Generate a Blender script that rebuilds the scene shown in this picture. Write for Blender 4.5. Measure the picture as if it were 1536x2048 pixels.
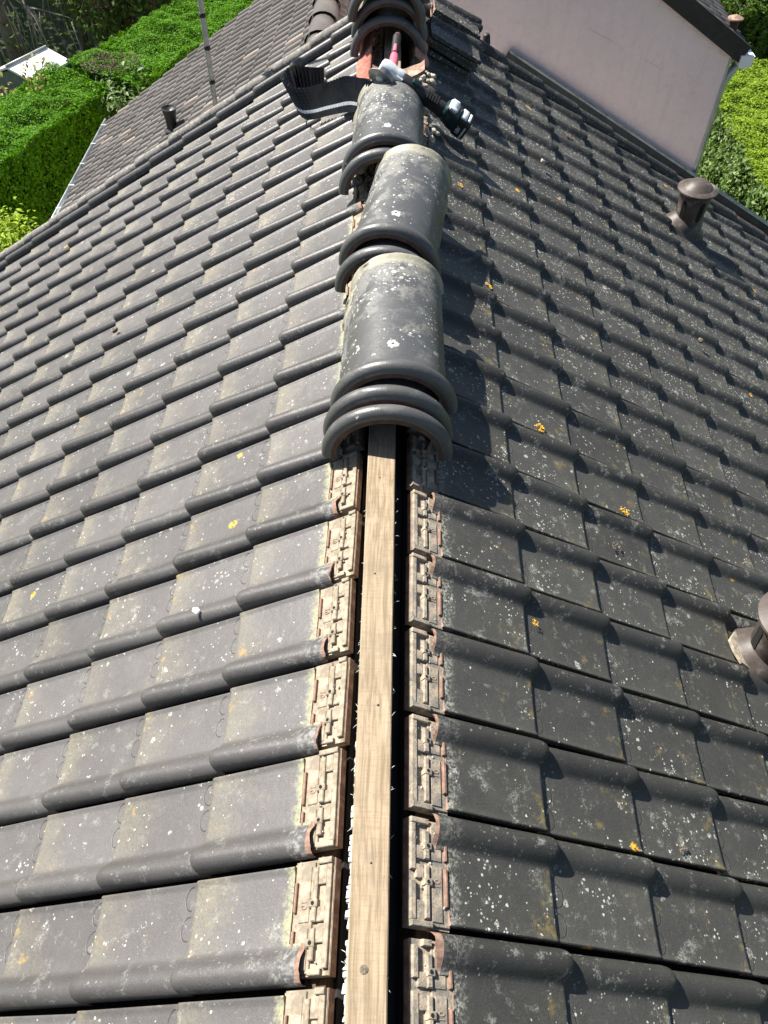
import bpy, bmesh, math, random
import numpy as np
from mathutils import Vector, Matrix, Euler, noise as mnoise

random.seed(7); rng = np.random.default_rng(7)
scene = bpy.context.scene
for o in list(bpy.data.objects): bpy.data.objects.remove(o)
COL = scene.collection

# ------------------------------------------------------------------ camera
F_PX = 1575.94                                   # focal length in pixels of the 1536 x 2048 photograph
CP, CYAW, CROLL = 0.8854, -0.0050, 0.0230
CAM = Vector((0.0225, 0.0, 1.4378))              # x across the ridge, y along it, z = 0 at the apex of the two slopes
_f = Vector((math.sin(CYAW)*math.cos(CP), math.cos(CYAW)*math.cos(CP), -math.sin(CP)))
_r = Vector((math.cos(CYAW), -math.sin(CYAW), 0)); _u = _r.cross(_f)
_c, _s = math.cos(CROLL), math.sin(CROLL)
RT, UP, FW = _c*_r + _s*_u, -_s*_r + _c*_u, _f
cd = bpy.data.cameras.new('camera'); cam = bpy.data.objects.new('camera', cd); COL.objects.link(cam)
M = Matrix.Identity(4)
for i in range(3): M[i][0], M[i][1], M[i][2], M[i][3] = RT[i], UP[i], -FW[i], CAM[i]
cam.matrix_world = M
cd.sensor_fit = 'VERTICAL'; cd.sensor_height = 24.0; cd.lens = 24.0*F_PX/2048
cd.clip_start = 0.02; cd.clip_end = 600
scene.camera = cam
scene.render.resolution_x, scene.render.resolution_y = 768, 1024

# ------------------------------------------------------------------ sky, sun, exposure
SUN = Vector((-1.0, 0.72, 1.50)).normalized()
w = bpy.data.worlds.new('World'); scene.world = w; w.use_nodes = True
nt = w.node_tree; sky = nt.nodes.new('ShaderNodeTexSky'); sky.sky_type = 'NISHITA'; sky.sun_disc = False
sky.sun_elevation = math.asin(SUN.z); sky.sun_rotation = math.atan2(SUN.x, SUN.y)
bg = nt.nodes['Background']; bg.inputs['Strength'].default_value = 0.050
nt.links.new(sky.outputs[0], bg.inputs['Color'])
sl = bpy.data.lights.new('sun', 'SUN'); sl.energy = 5.0; sl.angle = math.radians(0.53); sl.color = (1.0, 0.95, 0.87)
so = bpy.data.objects.new('sun', sl); COL.objects.link(so); so.rotation_euler = (-SUN).to_track_quat('-Z', 'Y').to_euler()
so.location = (-6, 10, 12)
vs = scene.view_settings; vs.view_transform = 'Standard'; vs.look = 'None'; vs.exposure = 1.38; vs.gamma = 1.0

# ------------------------------------------------------------------ pixel -> place helpers
def ray(u, v): return (RT*((u-768)/F_PX) + UP*((1024-v)/F_PX) + FW).normalized()
def hit(u, v, n, k):
    d = ray(u, v); n = Vector(n); return CAM + d*((k - CAM.dot(n))/d.dot(n))
PHL, PHR = 0.5615, 0.5137                        # pitch of the two slopes
NL = Vector((-math.sin(PHL), 0, math.cos(PHL))); NR = Vector((math.sin(PHR), 0, math.cos(PHR)))
def PL(u, v, off=0): return hit(u, v, NL, off)
def PR(u, v, off=0): return hit(u, v, NR, off)
def PZ(u, v, z): return hit(u, v, (0, 0, 1), z)
def PY(u, v, y): return hit(u, v, (0, 1, 0), y)
GZ = -4.6

# ------------------------------------------------------------------ materials
def newmat(name):
    m = bpy.data.materials.new(name); m.use_nodes = True
    return m, m.node_tree, m.node_tree.nodes['Principled BSDF']
class NB:
    """tiny node builder"""
    def __init__(s, nt): s.nt = nt
    def n(s, t, **k):
        x = s.nt.nodes.new(t)
        for a, b in k.items(): setattr(x, a, b)
        return x
    def put(s, sock, v):
        if hasattr(v, 'is_output') or isinstance(v, bpy.types.NodeSocket): s.nt.links.new(v, sock)
        else: sock.default_value = v
    def m(s, op, a, b=None, c=None, clamp=False):
        x = s.n('ShaderNodeMath', operation=op, use_clamp=clamp); s.put(x.inputs[0], a)
        if b is not None: s.put(x.inputs[1], b)
        if c is not None: s.put(x.inputs[2], c)
        return x.outputs[0]
    def vm(s, op, a, b=None):
        x = s.n('ShaderNodeVectorMath', operation=op); s.put(x.inputs[0], a)
        if b is not None: s.put(x.inputs[1], b)
        return x.outputs[0]
    def scale(s, a, f):
        x = s.n('ShaderNodeVectorMath', operation='SCALE'); s.put(x.inputs[0], a); s.put(x.inputs['Scale'], f); return x.outputs[0]
    def ss(s, v, lo, hi, a=0.0, b=1.0):
        x = s.n('ShaderNodeMapRange', interpolation_type='SMOOTHSTEP'); s.put(x.inputs[0], v)
        for i, q in enumerate((lo, hi, a, b)): s.put(x.inputs[i+1], q)
        return x.outputs[0]
    def noise(s, vec, scale, detail=3, rough=0.55):
        x = s.n('ShaderNodeTexNoise'); s.put(x.inputs['Vector'], vec); x.inputs['Scale'].default_value = scale
        x.inputs['Detail'].default_value = detail; x.inputs['Roughness'].default_value = rough; return x.outputs['Fac']
    def voro(s, vec, scale, rnd=1.0):
        x = s.n('ShaderNodeTexVoronoi'); s.put(x.inputs['Vector'], vec); x.inputs['Scale'].default_value = scale
        x.inputs['Randomness'].default_value = rnd
        y = s.n('ShaderNodeSeparateColor'); s.nt.links.new(x.outputs['Color'], y.inputs[0])
        return x.outputs['Distance'], y.outputs[0], y.outputs[1]
    def mix(s, f, a, b):
        x = s.n('ShaderNodeMix', data_type='RGBA'); s.put(x.inputs[0], f); s.put(x.inputs[6], a); s.put(x.inputs[7], b); return x.outputs[2]
    def attr(s, name): return s.n('ShaderNodeAttribute', attribute_name=name)
    def sep(s, v):
        x = s.n('ShaderNodeSeparateXYZ'); s.put(x.inputs[0], v); return x.outputs
    def bump(s, h, strength, dist, bsdf):
        x = s.n('ShaderNodeBump'); x.inputs['Strength'].default_value = strength; x.inputs['Distance'].default_value = dist
        s.put(x.inputs['Height'], h); s.nt.links.new(x.outputs[0], bsdf.inputs['Normal'])
def C(r, g, b): return (r, g, b, 1.0)

def tile_random(b):
    oi = b.n('ShaderNodeObjectInfo'); tr = b.attr('tr')
    r = b.m('FRACT', b.m('ADD', oi.outputs['Random'], tr.outputs['Fac']))
    r2 = b.m('FRACT', b.m('MULTIPLY', r, 17.31))
    cx = b.n('ShaderNodeCombineXYZ'); b.put(cx.inputs[0], b.m('MULTIPLY', r, 31.7)); b.put(cx.inputs[1], b.m('MULTIPLY', r2, 23.1)); b.put(cx.inputs[2], b.m('MULTIPLY', r, 11.3))
    lp = b.attr('lp').outputs['Vector']
    return r, r2, lp, b.vm('ADD', lp, cx.outputs[0])

def mat_roof_tile(name, side):
    """dark engobed clay: film of olive algae, white crustose lichen spots, a little orange lichen"""
    m, t, p = newmat(name); b = NB(t)
    r, r2, lp, co = tile_random(b); s, u, nn = b.sep(lp)[0:3]
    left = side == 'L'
    base = b.mix(b.noise(co, 14, 3), C(.064, .060, .061), C(.104, .098, .096)) if left else b.mix(b.noise(co, 14, 3), C(.029, .029, .027), C(.056, .055, .050))  # same tile: sunlit left slope painted lighter, less lit right slope darker
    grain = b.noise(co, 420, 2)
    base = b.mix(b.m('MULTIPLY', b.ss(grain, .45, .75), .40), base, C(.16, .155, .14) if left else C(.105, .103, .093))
    posy = b.sep(b.n('ShaderNodeNewGeometry').outputs['Position'])[1]; farl = b.ss(posy, 1.2, 4.6)
    br = b.m('ADD', .84, b.m('MULTIPLY', r2, .32))
    base = b.scale(base, br)
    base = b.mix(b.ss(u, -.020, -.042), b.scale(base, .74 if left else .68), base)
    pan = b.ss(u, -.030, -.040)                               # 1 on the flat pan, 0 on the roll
    low = b.m('POWER', b.ss(s, -.22, .01), 2.2)
    big = b.noise(co, 9, 4, .6)
    mid = b.noise(co, 38, 4, .65)
    # algae film, thickest towards the drip edge
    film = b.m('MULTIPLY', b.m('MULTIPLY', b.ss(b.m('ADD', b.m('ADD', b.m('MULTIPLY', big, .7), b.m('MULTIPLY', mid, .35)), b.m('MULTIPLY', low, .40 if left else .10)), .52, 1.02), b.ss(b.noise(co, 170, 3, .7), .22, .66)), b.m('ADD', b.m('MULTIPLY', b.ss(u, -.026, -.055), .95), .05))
    film = b.m('MULTIPLY', film, b.m('ADD', .55, b.m('MULTIPLY', r, .6)), clamp=True)
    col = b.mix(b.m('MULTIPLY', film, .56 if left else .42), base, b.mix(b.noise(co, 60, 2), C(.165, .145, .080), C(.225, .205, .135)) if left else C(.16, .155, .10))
    # yellow-ochre crust in places
    och = b.m('MULTIPLY', b.ss(b.m('ADD', b.noise(co, 22, 4, .7), b.m('MULTIPLY', low, .10)), .67 if left else .61, .78), pan)
    col = b.mix(b.m('MULTIPLY', och, .55 if left else .50), col, C(.30, .20, .045) if left else C(.22, .165, .05))
    # pale lichen specks and rosettes
    wv = b.vm('ADD', co, b.scale(b.n('ShaderNodeTexNoise').outputs['Color'], 0.0))
    dist = b.n('ShaderNodeTexNoise'); b.put(dist.inputs['Vector'], co); dist.inputs['Scale'].default_value = 130
    wv = b.vm('ADD', co, b.scale(dist.outputs['Color'], .006))
    dens = b.m('ADD', b.m('ADD', b.ss(b.noise(co, 8, 4), .46, .68), b.m('MULTIPLY', low, .30 if left else .05)), b.m('MULTIPLY', farl, .30 if left else .85))
    d1, c1, e1 = b.voro(wv, 150)
    thr1 = b.m('SUBTRACT', 1.0, b.m('MULTIPLY', dens, .18 if left else .40))
    sp1 = b.m('MULTIPLY', b.m('GREATER_THAN', c1, thr1), b.ss(d1, b.m('MULTIPLY', e1, .55), b.m('MULTIPLY', e1, .40)))
    d2, c2, e2 = b.voro(wv, 52)
    thr2 = b.m('SUBTRACT', 1.0, b.m('MULTIPLY', dens, .13 if left else .25))
    sp2 = b.m('MULTIPLY', b.m('GREATER_THAN', c2, thr2), b.ss(d2, b.m('MULTIPLY', e2, .46), b.m('MULTIPLY', e2, .34)))
    sp2 = b.m('MULTIPLY', sp2, b.ss(b.noise(co, 300, 2), .34, .55))
    d4, c4, e4 = b.voro(b.vm('ADD', co, b.scale(dist.outputs['Color'], .016)), 24)
    ringr = b.m('MULTIPLY', b.m('ADD', .15, b.m('MULTIPLY', e4, .22)), 1.0)
    sp4 = b.m('MULTIPLY', b.m('MULTIPLY', b.m('GREATER_THAN', c4, b.m('SUBTRACT', 1.0, b.m('MULTIPLY', dens, .07 if left else .12))), b.ss(d4, ringr, b.m('MULTIPLY', ringr, .75))), b.ss(b.noise(co, 190, 3, .7), .36, .60))
    sp2 = b.m('MAXIMUM', sp2, sp4)
    sp = b.m('MULTIPLY', b.m('MAXIMUM', sp1, sp2), b.m('ADD', b.m('MULTIPLY', pan, .72), .28))
    col = b.mix(b.m('MULTIPLY', sp, .68 if left else .80), col, b.mix(e1, C(.22, .215, .185), C(.50, .49, .45)))
    # big crusts of grey lichen on some tiles
    crust = b.m('MULTIPLY', b.ss(b.m('ADD', b.noise(co, 26, 5, .75), b.m('MULTIPLY', b.m('SUBTRACT', big, .5), b.m('MULTIPLY', r, .55))), .55, .70), b.ss(b.noise(co, 210, 3, .7), .36, .60))
    col = b.mix(b.m('MULTIPLY', crust, .35 if left else .62), col, C(.36, .365, .33) if left else C(.30, .305, .275))
    # orange lichen, rare
    d3, c3, e3 = b.voro(wv, 17)
    org = b.m('MULTIPLY', b.m('MULTIPLY', b.m('GREATER_THAN', c3, .9985 if left else .990), b.ss(d3, .27, .20)), b.ss(b.noise(co, 150, 3), .38, .52))
    org = b.m('MULTIPLY', org, pan)
    col = b.mix(org, col, C(.62, .33, .02))
    # thin half-moon moulding marks below the tile above
    arc = None
    for uc in (-.138, -.085):
        q = b.m('SQRT', b.m('ADD', b.m('POWER', b.m('DIVIDE', b.m('SUBTRACT', u, uc), .021), 2.0), b.m('POWER', b.m('DIVIDE', b.m('ADD', s, .262), .016), 2.0)))
        a = b.ss(b.m('ABSOLUTE', b.m('SUBTRACT', q, 1.0)), .10, .03)
        arc = a if arc is None else b.m('MAXIMUM', arc, a)
    arc = b.m('MULTIPLY', arc, b.m('MULTIPLY', b.ss(s, -.266, -.262), pan))
    col = b.mix(b.m('MULTIPLY', arc, .6), col, C(.02, .02, .02))
    # bleached / mossy top end where the ridge used to cover it
    top = b.m('MULTIPLY', b.attr('hd').outputs['Fac'], b.ss(b.m('ADD', s, b.m('ADD', b.m('MULTIPLY', b.m('SUBTRACT', mid, .5), .05), b.m('MULTIPLY', b.m('SUBTRACT', b.noise(co, 120, 3, .7), .5), .035))), -.220, -.246))
    top = b.m('MULTIPLY', top, b.ss(b.noise(co, 150, 4, .7), .30 if left else .42, .55 if left else .62))
    col = b.mix(b.m('MULTIPLY', top, .85), col, b.mix(pan, b.mix(b.ss(b.noise(co, 70, 4), .42, .62), C(.06, .06, .06), C(.22, .22, .205) if left else C(.12, .12, .11)), b.mix(mid, C(.24, .245, .12), C(.33, .32, .21)) if left else b.mix(b.noise(co, 160, 3), C(.10, .10, .08), C(.40, .40, .35))))
    b.put(p.inputs['Base Color'], col)
    rough = b.m('ADD', .40 if left else .52, b.m('MULTIPLY', b.m('MAXIMUM', b.m('MAXIMUM', film, sp), top), .38), clamp=True)
    b.put(p.inputs['Roughness'], rough); p.inputs['Specular IOR Level'].default_value = .42 if left else .35
    h = b.m('ADD', b.m('MULTIPLY', grain, .35), b.m('ADD', b.m('MULTIPLY', sp, .5), b.m('ADD', b.m('MULTIPLY', b.noise(co, 70, 3), .8), b.m('MULTIPLY', arc, -1.2))))
    b.bump(h, .45, .0022, p)
    return m

def mat_ridge():
    m, t, p = newmat('ridge_clay_dark'); b = NB(t)
    r, r2, lp, co = tile_random(b); x, y, z = b.sep(lp)[0:3]        # y runs from collar (0) to tail
    base = b.mix(b.noise(co, 10, 4), C(.043, .0435, .044), C(.080, .080, .079))
    far = b.ss(y, .18, .52)
    grime = b.ss(b.m('ADD', b.noise(co, 13, 5, .7), b.m('MULTIPLY', far, .12)), .50, .66)
    body = b.ss(y, .075, .10)
    col = b.mix(b.m('MULTIPLY', b.m('MULTIPLY', grime, b.m('MULTIPLY', body, b.ss(b.noise(co, 160, 3, .7), .3, .6))), .62), base, C(.185, .185, .165))
    col = b.mix(b.m('MULTIPLY', b.ss(b.noise(co, 380, 2), .55, .72), .35), col, C(.17, .17, .165))
    dist = b.n('ShaderNodeTexNoise'); b.put(dist.inputs['Vector'], co); dist.inputs['Scale'].default_value = 90
    wv = b.vm('ADD', co, b.scale(dist.outputs['Color'], .012))
    dens = b.m('MULTIPLY', b.m('ADD', b.ss(b.noise(co, 9, 3), .40, .68), b.m('MULTIPLY', far, .4)), b.m('ADD', b.m('MULTIPLY', body, .93), .07))
    d1, c1, e1 = b.voro(wv, 120); d2, c2, e2 = b.voro(wv, 42)
    sp1 = b.m('MULTIPLY', b.m('GREATER_THAN', c1, b.m('SUBTRACT', 1.0, b.m('MULTIPLY', dens, .42))), b.ss(d1, b.m('MULTIPLY', e1, .60), b.m('MULTIPLY', e1, .44)))
    sp2 = b.m('MULTIPLY', b.m('GREATER_THAN', c2, b.m('SUBTRACT', 1.0, b.m('MULTIPLY', dens, .30))), b.ss(d2, b.m('MULTIPLY', e2, .52), b.m('MULTIPLY', e2, .36)))
    sp = b.m('MAXIMUM', sp1, b.m('MULTIPLY', sp2, b.ss(b.noise(co, 240, 2), .3, .5)))
    col = b.mix(b.m('MULTIPLY', sp, .8), col, b.mix(e1, C(.26, .26, .24), C(.48, .48, .45)))
    tail = b.ss(b.m('ADD', y, b.m('MULTIPLY', b.noise(co, 40, 3), .035)), .512, .540)
    col = b.mix(b.m('MULTIPLY', tail, .70), col, b.mix(b.noise(co, 55, 3), C(.22, .21, .145), C(.36, .335, .25)))
    # chipped white ring round the drilled hole
    q = b.m('SQRT', b.m('ADD', b.m('POWER', x, 2.0), b.m('POWER', b.m('SUBTRACT', y, .125), 2.0)))
    ring = b.m('MULTIPLY', b.ss(b.m('ADD', q, b.m('MULTIPLY', b.noise(co, 120, 2), .018)), .026, .020), b.m('GREATER_THAN', z, .05))
    col = b.mix(b.m('MULTIPLY', ring, .85), col, C(.52, .54, .54))
    b.put(p.inputs['Base Color'], col)
    b.put(p.inputs['Roughness'], b.m('ADD', b.m('ADD', .31, b.m('MULTIPLY', b.noise(co, 24, 4, .7), .14)), b.m('MULTIPLY', b.m('MAXIMUM', sp, grime), .35), clamp=True))
    p.inputs['Specular IOR Level'].default_value = .65
    b.bump(b.m('ADD', b.m('MULTIPLY', b.noise(co, 300, 2), .6), b.m('ADD', b.m('MULTIPLY', sp, .5), b.noise(co, 45, 3))), .4, .002, p)
    return m

def mat_noise(name, c1, c2, scale=12, rough=.8, bump=.3, bscale=60, bdist=.004, metal=0.0, spec=.4, c3=None, s3=5, detail=5, coord='Object', stretch=None, lo=.35, hi=.65):
    m, t, p = newmat(name); b = NB(t)
    co = b.n('ShaderNodeTexCoord').outputs[coord]
    if stretch: co = b.vm('MULTIPLY', co, stretch)
    col = b.mix(b.ss(b.noise(co, scale, detail, .62), lo, hi), C(*c1), C(*c2))
    if c3: col = b.mix(b.ss(b.noise(co, s3, 4, .6), .52, .70), col, C(*c3))
    b.put(p.inputs['Base Color'], col); p.inputs['Roughness'].default_value = rough; p.inputs['Metallic'].default_value = metal
    p.inputs['Specular IOR Level'].default_value = spec
    if bump: b.bump(b.noise(co, bscale, 4, .6), bump, bdist, p)
    return m

def mat_wood():
    m, t, p = newmat('batten_pine'); b = NB(t)
    co = b.n('ShaderNodeTexCoord').outputs['Object']
    st = b.vm('MULTIPLY', co, (1.0, .05, 1.0))
    wob = b.n('ShaderNodeTexNoise'); b.put(wob.inputs['Vector'], b.vm('MULTIPLY', co, (3, 1.2, 3))); wob.inputs['Scale'].default_value = 3
    st = b.vm('ADD', st, b.scale(wob.outputs['Color'], .022))
    g1 = b.noise(st, 190, 4, .6); g2 = b.noise(st, 55, 3)
    col = b.mix(b.ss(g1, .32, .68), C(.185, .138, .088), C(.310, .245, .165))
    col = b.mix(b.m('MULTIPLY', b.ss(g2, .5, .72), .5), col, C(.36, .30, .21))
    saw = b.noise(b.vm('MULTIPLY', co, (.12, 1.0, 1.0)), 210, 2)                 # cross saw marks
    col = b.mix(b.m('MULTIPLY', b.ss(saw, .52, .7), .22), col, C(.17, .11, .055))
    d, c, e = b.voro(b.vm('MULTIPLY', co, (1.0, .62, 1.0)), 5.5)
    knot = b.m('MULTIPLY', b.m('GREATER_THAN', c, .70), b.ss(d, .085, .045))
    col = b.mix(b.m('MULTIPLY', knot, .75), col, C(.16, .085, .04))
    spk = b.m('MULTIPLY', b.ss(b.noise(co, 260, 2), .66, .74), .7)
    col = b.mix(spk, col, C(.14, .10, .06))
    col = b.mix(b.m('MULTIPLY', b.ss(b.noise(co, 9, 5, .7), .45, .72), .5), col, C(.15, .12, .085))
    b.put(p.inputs['Base Color'], col); p.inputs['Roughness'].default_value = .82; p.inputs['Specular IOR Level'].default_value = .25
    b.bump(b.m('ADD', g1, b.m('MULTIPLY', saw, .6)), .5, .002, p)
    return m

def mat_leaf(name, dark, light, extra=None, trans=.35):
    m, t, p = newmat(name); b = NB(t)
    lr = b.attr('lr').outputs['Fac']
    co = b.n('ShaderNodeTexCoord').outputs['Object']
    col = b.mix(lr, C(*dark), C(*light))
    col = b.mix(b.m('MULTIPLY', b.ss(b.noise(co, 1.8, 4), .40, .68), .55), col, C(*(extra or light)))
    col = b.scale(col, b.m('ADD', .62, b.m('MULTIPLY', b.noise(co, 7.0, 4, .65), .8)))
    b.put(p.inputs['Base Color'], col); p.inputs['Roughness'].default_value = .55; p.inputs['Specular IOR Level'].default_value = .45 if 'broad' in name else .12
    tb = b.n('ShaderNodeBsdfTranslucent'); b.put(tb.inputs['Color'], col)
    mx = b.n('ShaderNodeMixShader'); mx.inputs[0].default_value = trans
    t.links.new(p.outputs[0], mx.inputs[1]); t.links.new(tb.outputs[0], mx.inputs[2])
    t.links.new(mx.outputs[0], t.nodes['Material Output'].inputs['Surface'])
    return m

def mat_pink():
    m, t, p = newmat('pink_render'); b = NB(t)
    co = b.n('ShaderNodeTexCoord').outputs['Object']
    col = b.mix(b.noise(co, 2.2, 5, .6), C(.76, .59, .575), C(.89, .74, .715))
    runs = b.noise(b.vm('MULTIPLY', co, (7, 1, .7)), 3, 4, .6)
    col = b.mix(b.m('MULTIPLY', b.ss(runs, .48, .85), .32), col, C(.52, .43, .42))
    col = b.mix(b.m('MULTIPLY', b.ss(b.noise(co, .9, 5, .7), .48, .70), .35), col, C(.62, .52, .53))
    col = b.mix(b.m('MULTIPLY', b.ss(b.noise(co, 30, 4, .7), .5, .75), .22), col, C(.45, .36, .35))
    d = b.n('ShaderNodeTexVoronoi', feature='DISTANCE_TO_EDGE'); b.put(d.inputs['Vector'], b.vm('ADD', co, b.scale(b.n('ShaderNodeTexNoise').outputs['Color'], .1))); d.inputs['Scale'].default_value = 1.3
    crack = b.m('MULTIPLY', b.ss(d.outputs['Distance'], .006, .002), b.ss(b.noise(co, 1.7, 2), .52, .6))
    col = b.mix(b.m('MULTIPLY', crack, .28), col, C(.25, .19, .18))
    b.put(p.inputs['Base Color'], col); p.inputs['Roughness'].default_value = .9; p.inputs['Specular IOR Level'].default_value = .2
    b.bump(b.noise(co, 45, 5, .7), .7, .010, p)
    return m

MAT = dict(
    tileL=mat_roof_tile('roof_tile_engobe_lit', 'L'), tileR=mat_roof_tile('roof_tile_engobe_shaded', 'R'), ridge=mat_ridge(), wood=mat_wood(), pink=mat_pink(),
    clay=mat_noise('raw_clay', (.16, .095, .068), (.28, .18, .135), 60, .85, .4, 140, .002, c3=(.36, .28, .2), s3=25),
    clayin=mat_noise('clay_underside', (.060, .034, .027), (.095, .055, .042), 30, .9, .3, 90, .002),
    cream=mat_noise('pale_clay_head', (.185, .155, .115), (.315, .268, .205), 45, .9, .5, 220, .0018, c3=(.17, .135, .09), s3=40),
    creamR=mat_noise('weathered_clay_head', (.17, .155, .13), (.36, .295, .22), 45, .9, .6, 220, .0022, c3=(.15, .145, .12), s3=60),
    vergecap=mat_noise('lichened_verge_cap', (.115, .105, .095), (.20, .19, .175), 30, .85, .5, 90, .004, c3=(.30, .29, .27), s3=45),
    paleflash=mat_noise('weathered_flashing', (.24, .27, .27), (.38, .41, .40), 14, .7, .3, 50, .004, c3=(.15, .17, .16), s3=20),
    flashshade=mat_noise('flashing_shade', (.02, .03, .04), (.04, .05, .06), 10, .6, .2, 40, .003),  # shadow colour for the strip under the flashing
    dust=mat_noise('dusty_fold', (.09, .08, .06), (.16, .145, .115), 60, .8, .1, 90, .001),
    dark=mat_noise('hole_shade', (.006, .006, .006), (.012, .011, .010), 8, .95, 0),  # near-black paint standing in for shade inside holes and slots
    cavity_black=mat_noise('ridge_cavity_black', (.012, .011, .010), (.022, .02, .018), 14, .9, .3, 30, .01),
    underwood=mat_noise('old_batten_wood', (.055, .034, .020), (.09, .058, .034), 18, .85, .3, 60, .004, stretch=(8, 1, 8)),
    mortar=mat_noise('lime_mortar', (.26, .23, .19), (.50, .45, .37), 40, .95, .7, 70, .006),
    vent=mat_noise('brown_glazed_vent', (.046, .037, .032), (.080, .064, .055), 16, .50, .25, 160, .0015, spec=.35, c3=(.17, .15, .13), s3=12),
    ventd=mat_noise('dark_plastic_vent', (.016, .016, .017), (.03, .03, .03), 16, .45, .1, 60, .002),
    zinc=mat_noise('zinc', (.30, .33, .35), (.46, .49, .50), 9, .42, .15, 30, .003, metal=.75),
    galv=mat_noise('galvanised_tube', (.30, .31, .32), (.44, .45, .46), 24, .42, .1, 60, .001, metal=.25),
    white=mat_noise('white_plastic', (.70, .71, .72), (.80, .81, .82), 6, .4, 0),
    brownroof=None,
    black=mat_noise('black_rubber', (.010, .010, .011), (.022, .022, .024), 30, .55, .15, 200, .001),
    blackp=mat_noise('black_pleated_foil', (.012, .012, .012), (.026, .025, .024), 20, .42, .1, 90, .001, spec=.5),
    navy=mat_noise('dark_teal_plastic', (.006, .022, .026), (.012, .035, .04), 20, .35, .05, 90, .001, spec=.5),
    silver=mat_noise('cast_alloy', (.50, .53, .55), (.68, .70, .72), 40, .40, .15, 90, .002, metal=.0, spec=.5),
    steel=mat_noise('dull_steel', (.25, .25, .25), (.40, .40, .40), 30, .45, .1, 90, .001, metal=.8),
    whitep=mat_noise('pale_label', (.60, .62, .64), (.72, .74, .76), 30, .5, 0),
    pinkp=mat_noise('pink_rubber', (.62, .10, .16), (.74, .16, .22), 30, .45, .05, 90, .001),
    redp=mat_noise('red_pleated_foil', (.34, .12, .08), (.50, .20, .145), 50, .6, .2, 120, .002, c3=(.42, .27, .22), s3=30),
    white_foam=mat_noise('torn_white_membrane', (.38, .38, .36), (.55, .55, .53), 60, .9, .5, 160, .003),
    wallw=mat_noise('cream_house_render', (.62, .58, .50), (.72, .69, .62), 4, .9, .3, 60, .005),
    whitewall=mat_noise('white_house_render', (.72, .74, .76), (.80, .81, .82), 3, .9, .1, 60, .005),
    bluewall=mat_noise('grey_blue_cladding', (.24, .30, .38), (.30, .36, .44), 3, .8, .1, 60, .005),
    fascia=mat_noise('black_fascia_board', (.016, .015, .015), (.028, .026, .025), 12, .55, .2, 40, .004),
    shedroof=mat_noise('pale_sheet_roof', (.76, .79, .80), (.88, .89, .89), 2.5, .5, .15, 12, .01, c3=(.55, .59, .58), s3=3),
    shedwall=mat_noise('grey_green_board', (.10, .13, .13), (.16, .19, .19), 6, .8, .2, 40, .006),
    brick=mat_noise('red_brick_upstand', (.20, .075, .05), (.30, .12, .08), 20, .9, .4, 60, .006),
    bark=mat_noise('bark', (.07, .05, .035), (.15, .115, .085), 14, .9, .6, 40, .02, stretch=(1, 1, .3)),
    twig=mat_noise('bare_twig', (.22, .19, .16), (.36, .32, .28), 14, .85, .3, 40, .004),
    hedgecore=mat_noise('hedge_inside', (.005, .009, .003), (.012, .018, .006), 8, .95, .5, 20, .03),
    lawn=mat_noise('lawn', (.025, .045, .012), (.055, .080, .022), 1.6, .95, .6, 60, .03, c3=(.16, .15, .07), s3=.35),
    drygrass=mat_noise('dry_grass', (.24, .20, .085), (.42, .36, .17), 14, .95, .7, 60, .02, c3=(.13, .12, .05), s3=6),
    leaf_hedge=mat_leaf('hedge_leaf', (.034, .125, .002), (.125, .310, .005), (.080, .200, .003)),
    leaf_dark=mat_leaf('hedge_leaf_dark', (.045, .095, .014), (.120, .215, .030), (.13, .15, .04)),
    leaf_lime=mat_leaf('lime_leaf', (.115, .205, .012), (.285, .400, .040), (.19, .29, .022)),
    leaf_ivy=mat_leaf('broad_glossy_leaf', (.040, .098, .014), (.160, .245, .060), (.09, .16, .03)),
    leaf_gold=mat_leaf('golden_leaf', (.20, .20, .04), (.50, .44, .17), (.26, .27, .08)),
    leaf_conifer=mat_leaf('bright_conifer', (.13, .22, .012), (.33, .44, .03), (.22, .34, .02)),
    leaf_red=mat_leaf('red_tinged_leaf', (.20, .10, .06), (.42, .20, .15), (.2, .2, .08)),
    moss=mat_noise('moss_cushion', (.09, .07, .05), (.20, .16, .12), 60, .95, .9, 200, .006),
    olichen=mat_noise('orange_lichen', (.56, .27, .015), (.70, .42, .03), 120, .9, .8, 260, .004),
    chip=mat_noise('white_chip', (.70, .76, .76), (.82, .86, .86), 40, .6, .2, 90, .002),
)

def mat_brown_roof():
    m, t, p = newmat('brown_clay_tiles'); b = NB(t)
    tr = b.attr('tr').outputs['Fac']; co = b.n('ShaderNodeTexCoord').outputs['Object']
    col = b.mix(tr, C(.072, .066, .062), C(.132, .122, .115))
    col = b.mix(b.m('MULTIPLY', b.ss(b.noise(co, 3.5, 5), .5, .7), .5), col, C(.150, .142, .134))
    col = b.mix(b.m('MULTIPLY', b.m('GREATER_THAN', tr, .975), .7), col, C(.27, .22, .19))
    b.put(p.inputs['Base Color'], col); p.inputs['Roughness'].default_value = .75; p.inputs['Specular IOR Level'].default_value = .3
    b.bump(b.noise(co, 120, 3), .4, .004, p); return m
MAT['brownroof'] = mat_brown_roof()

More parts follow.
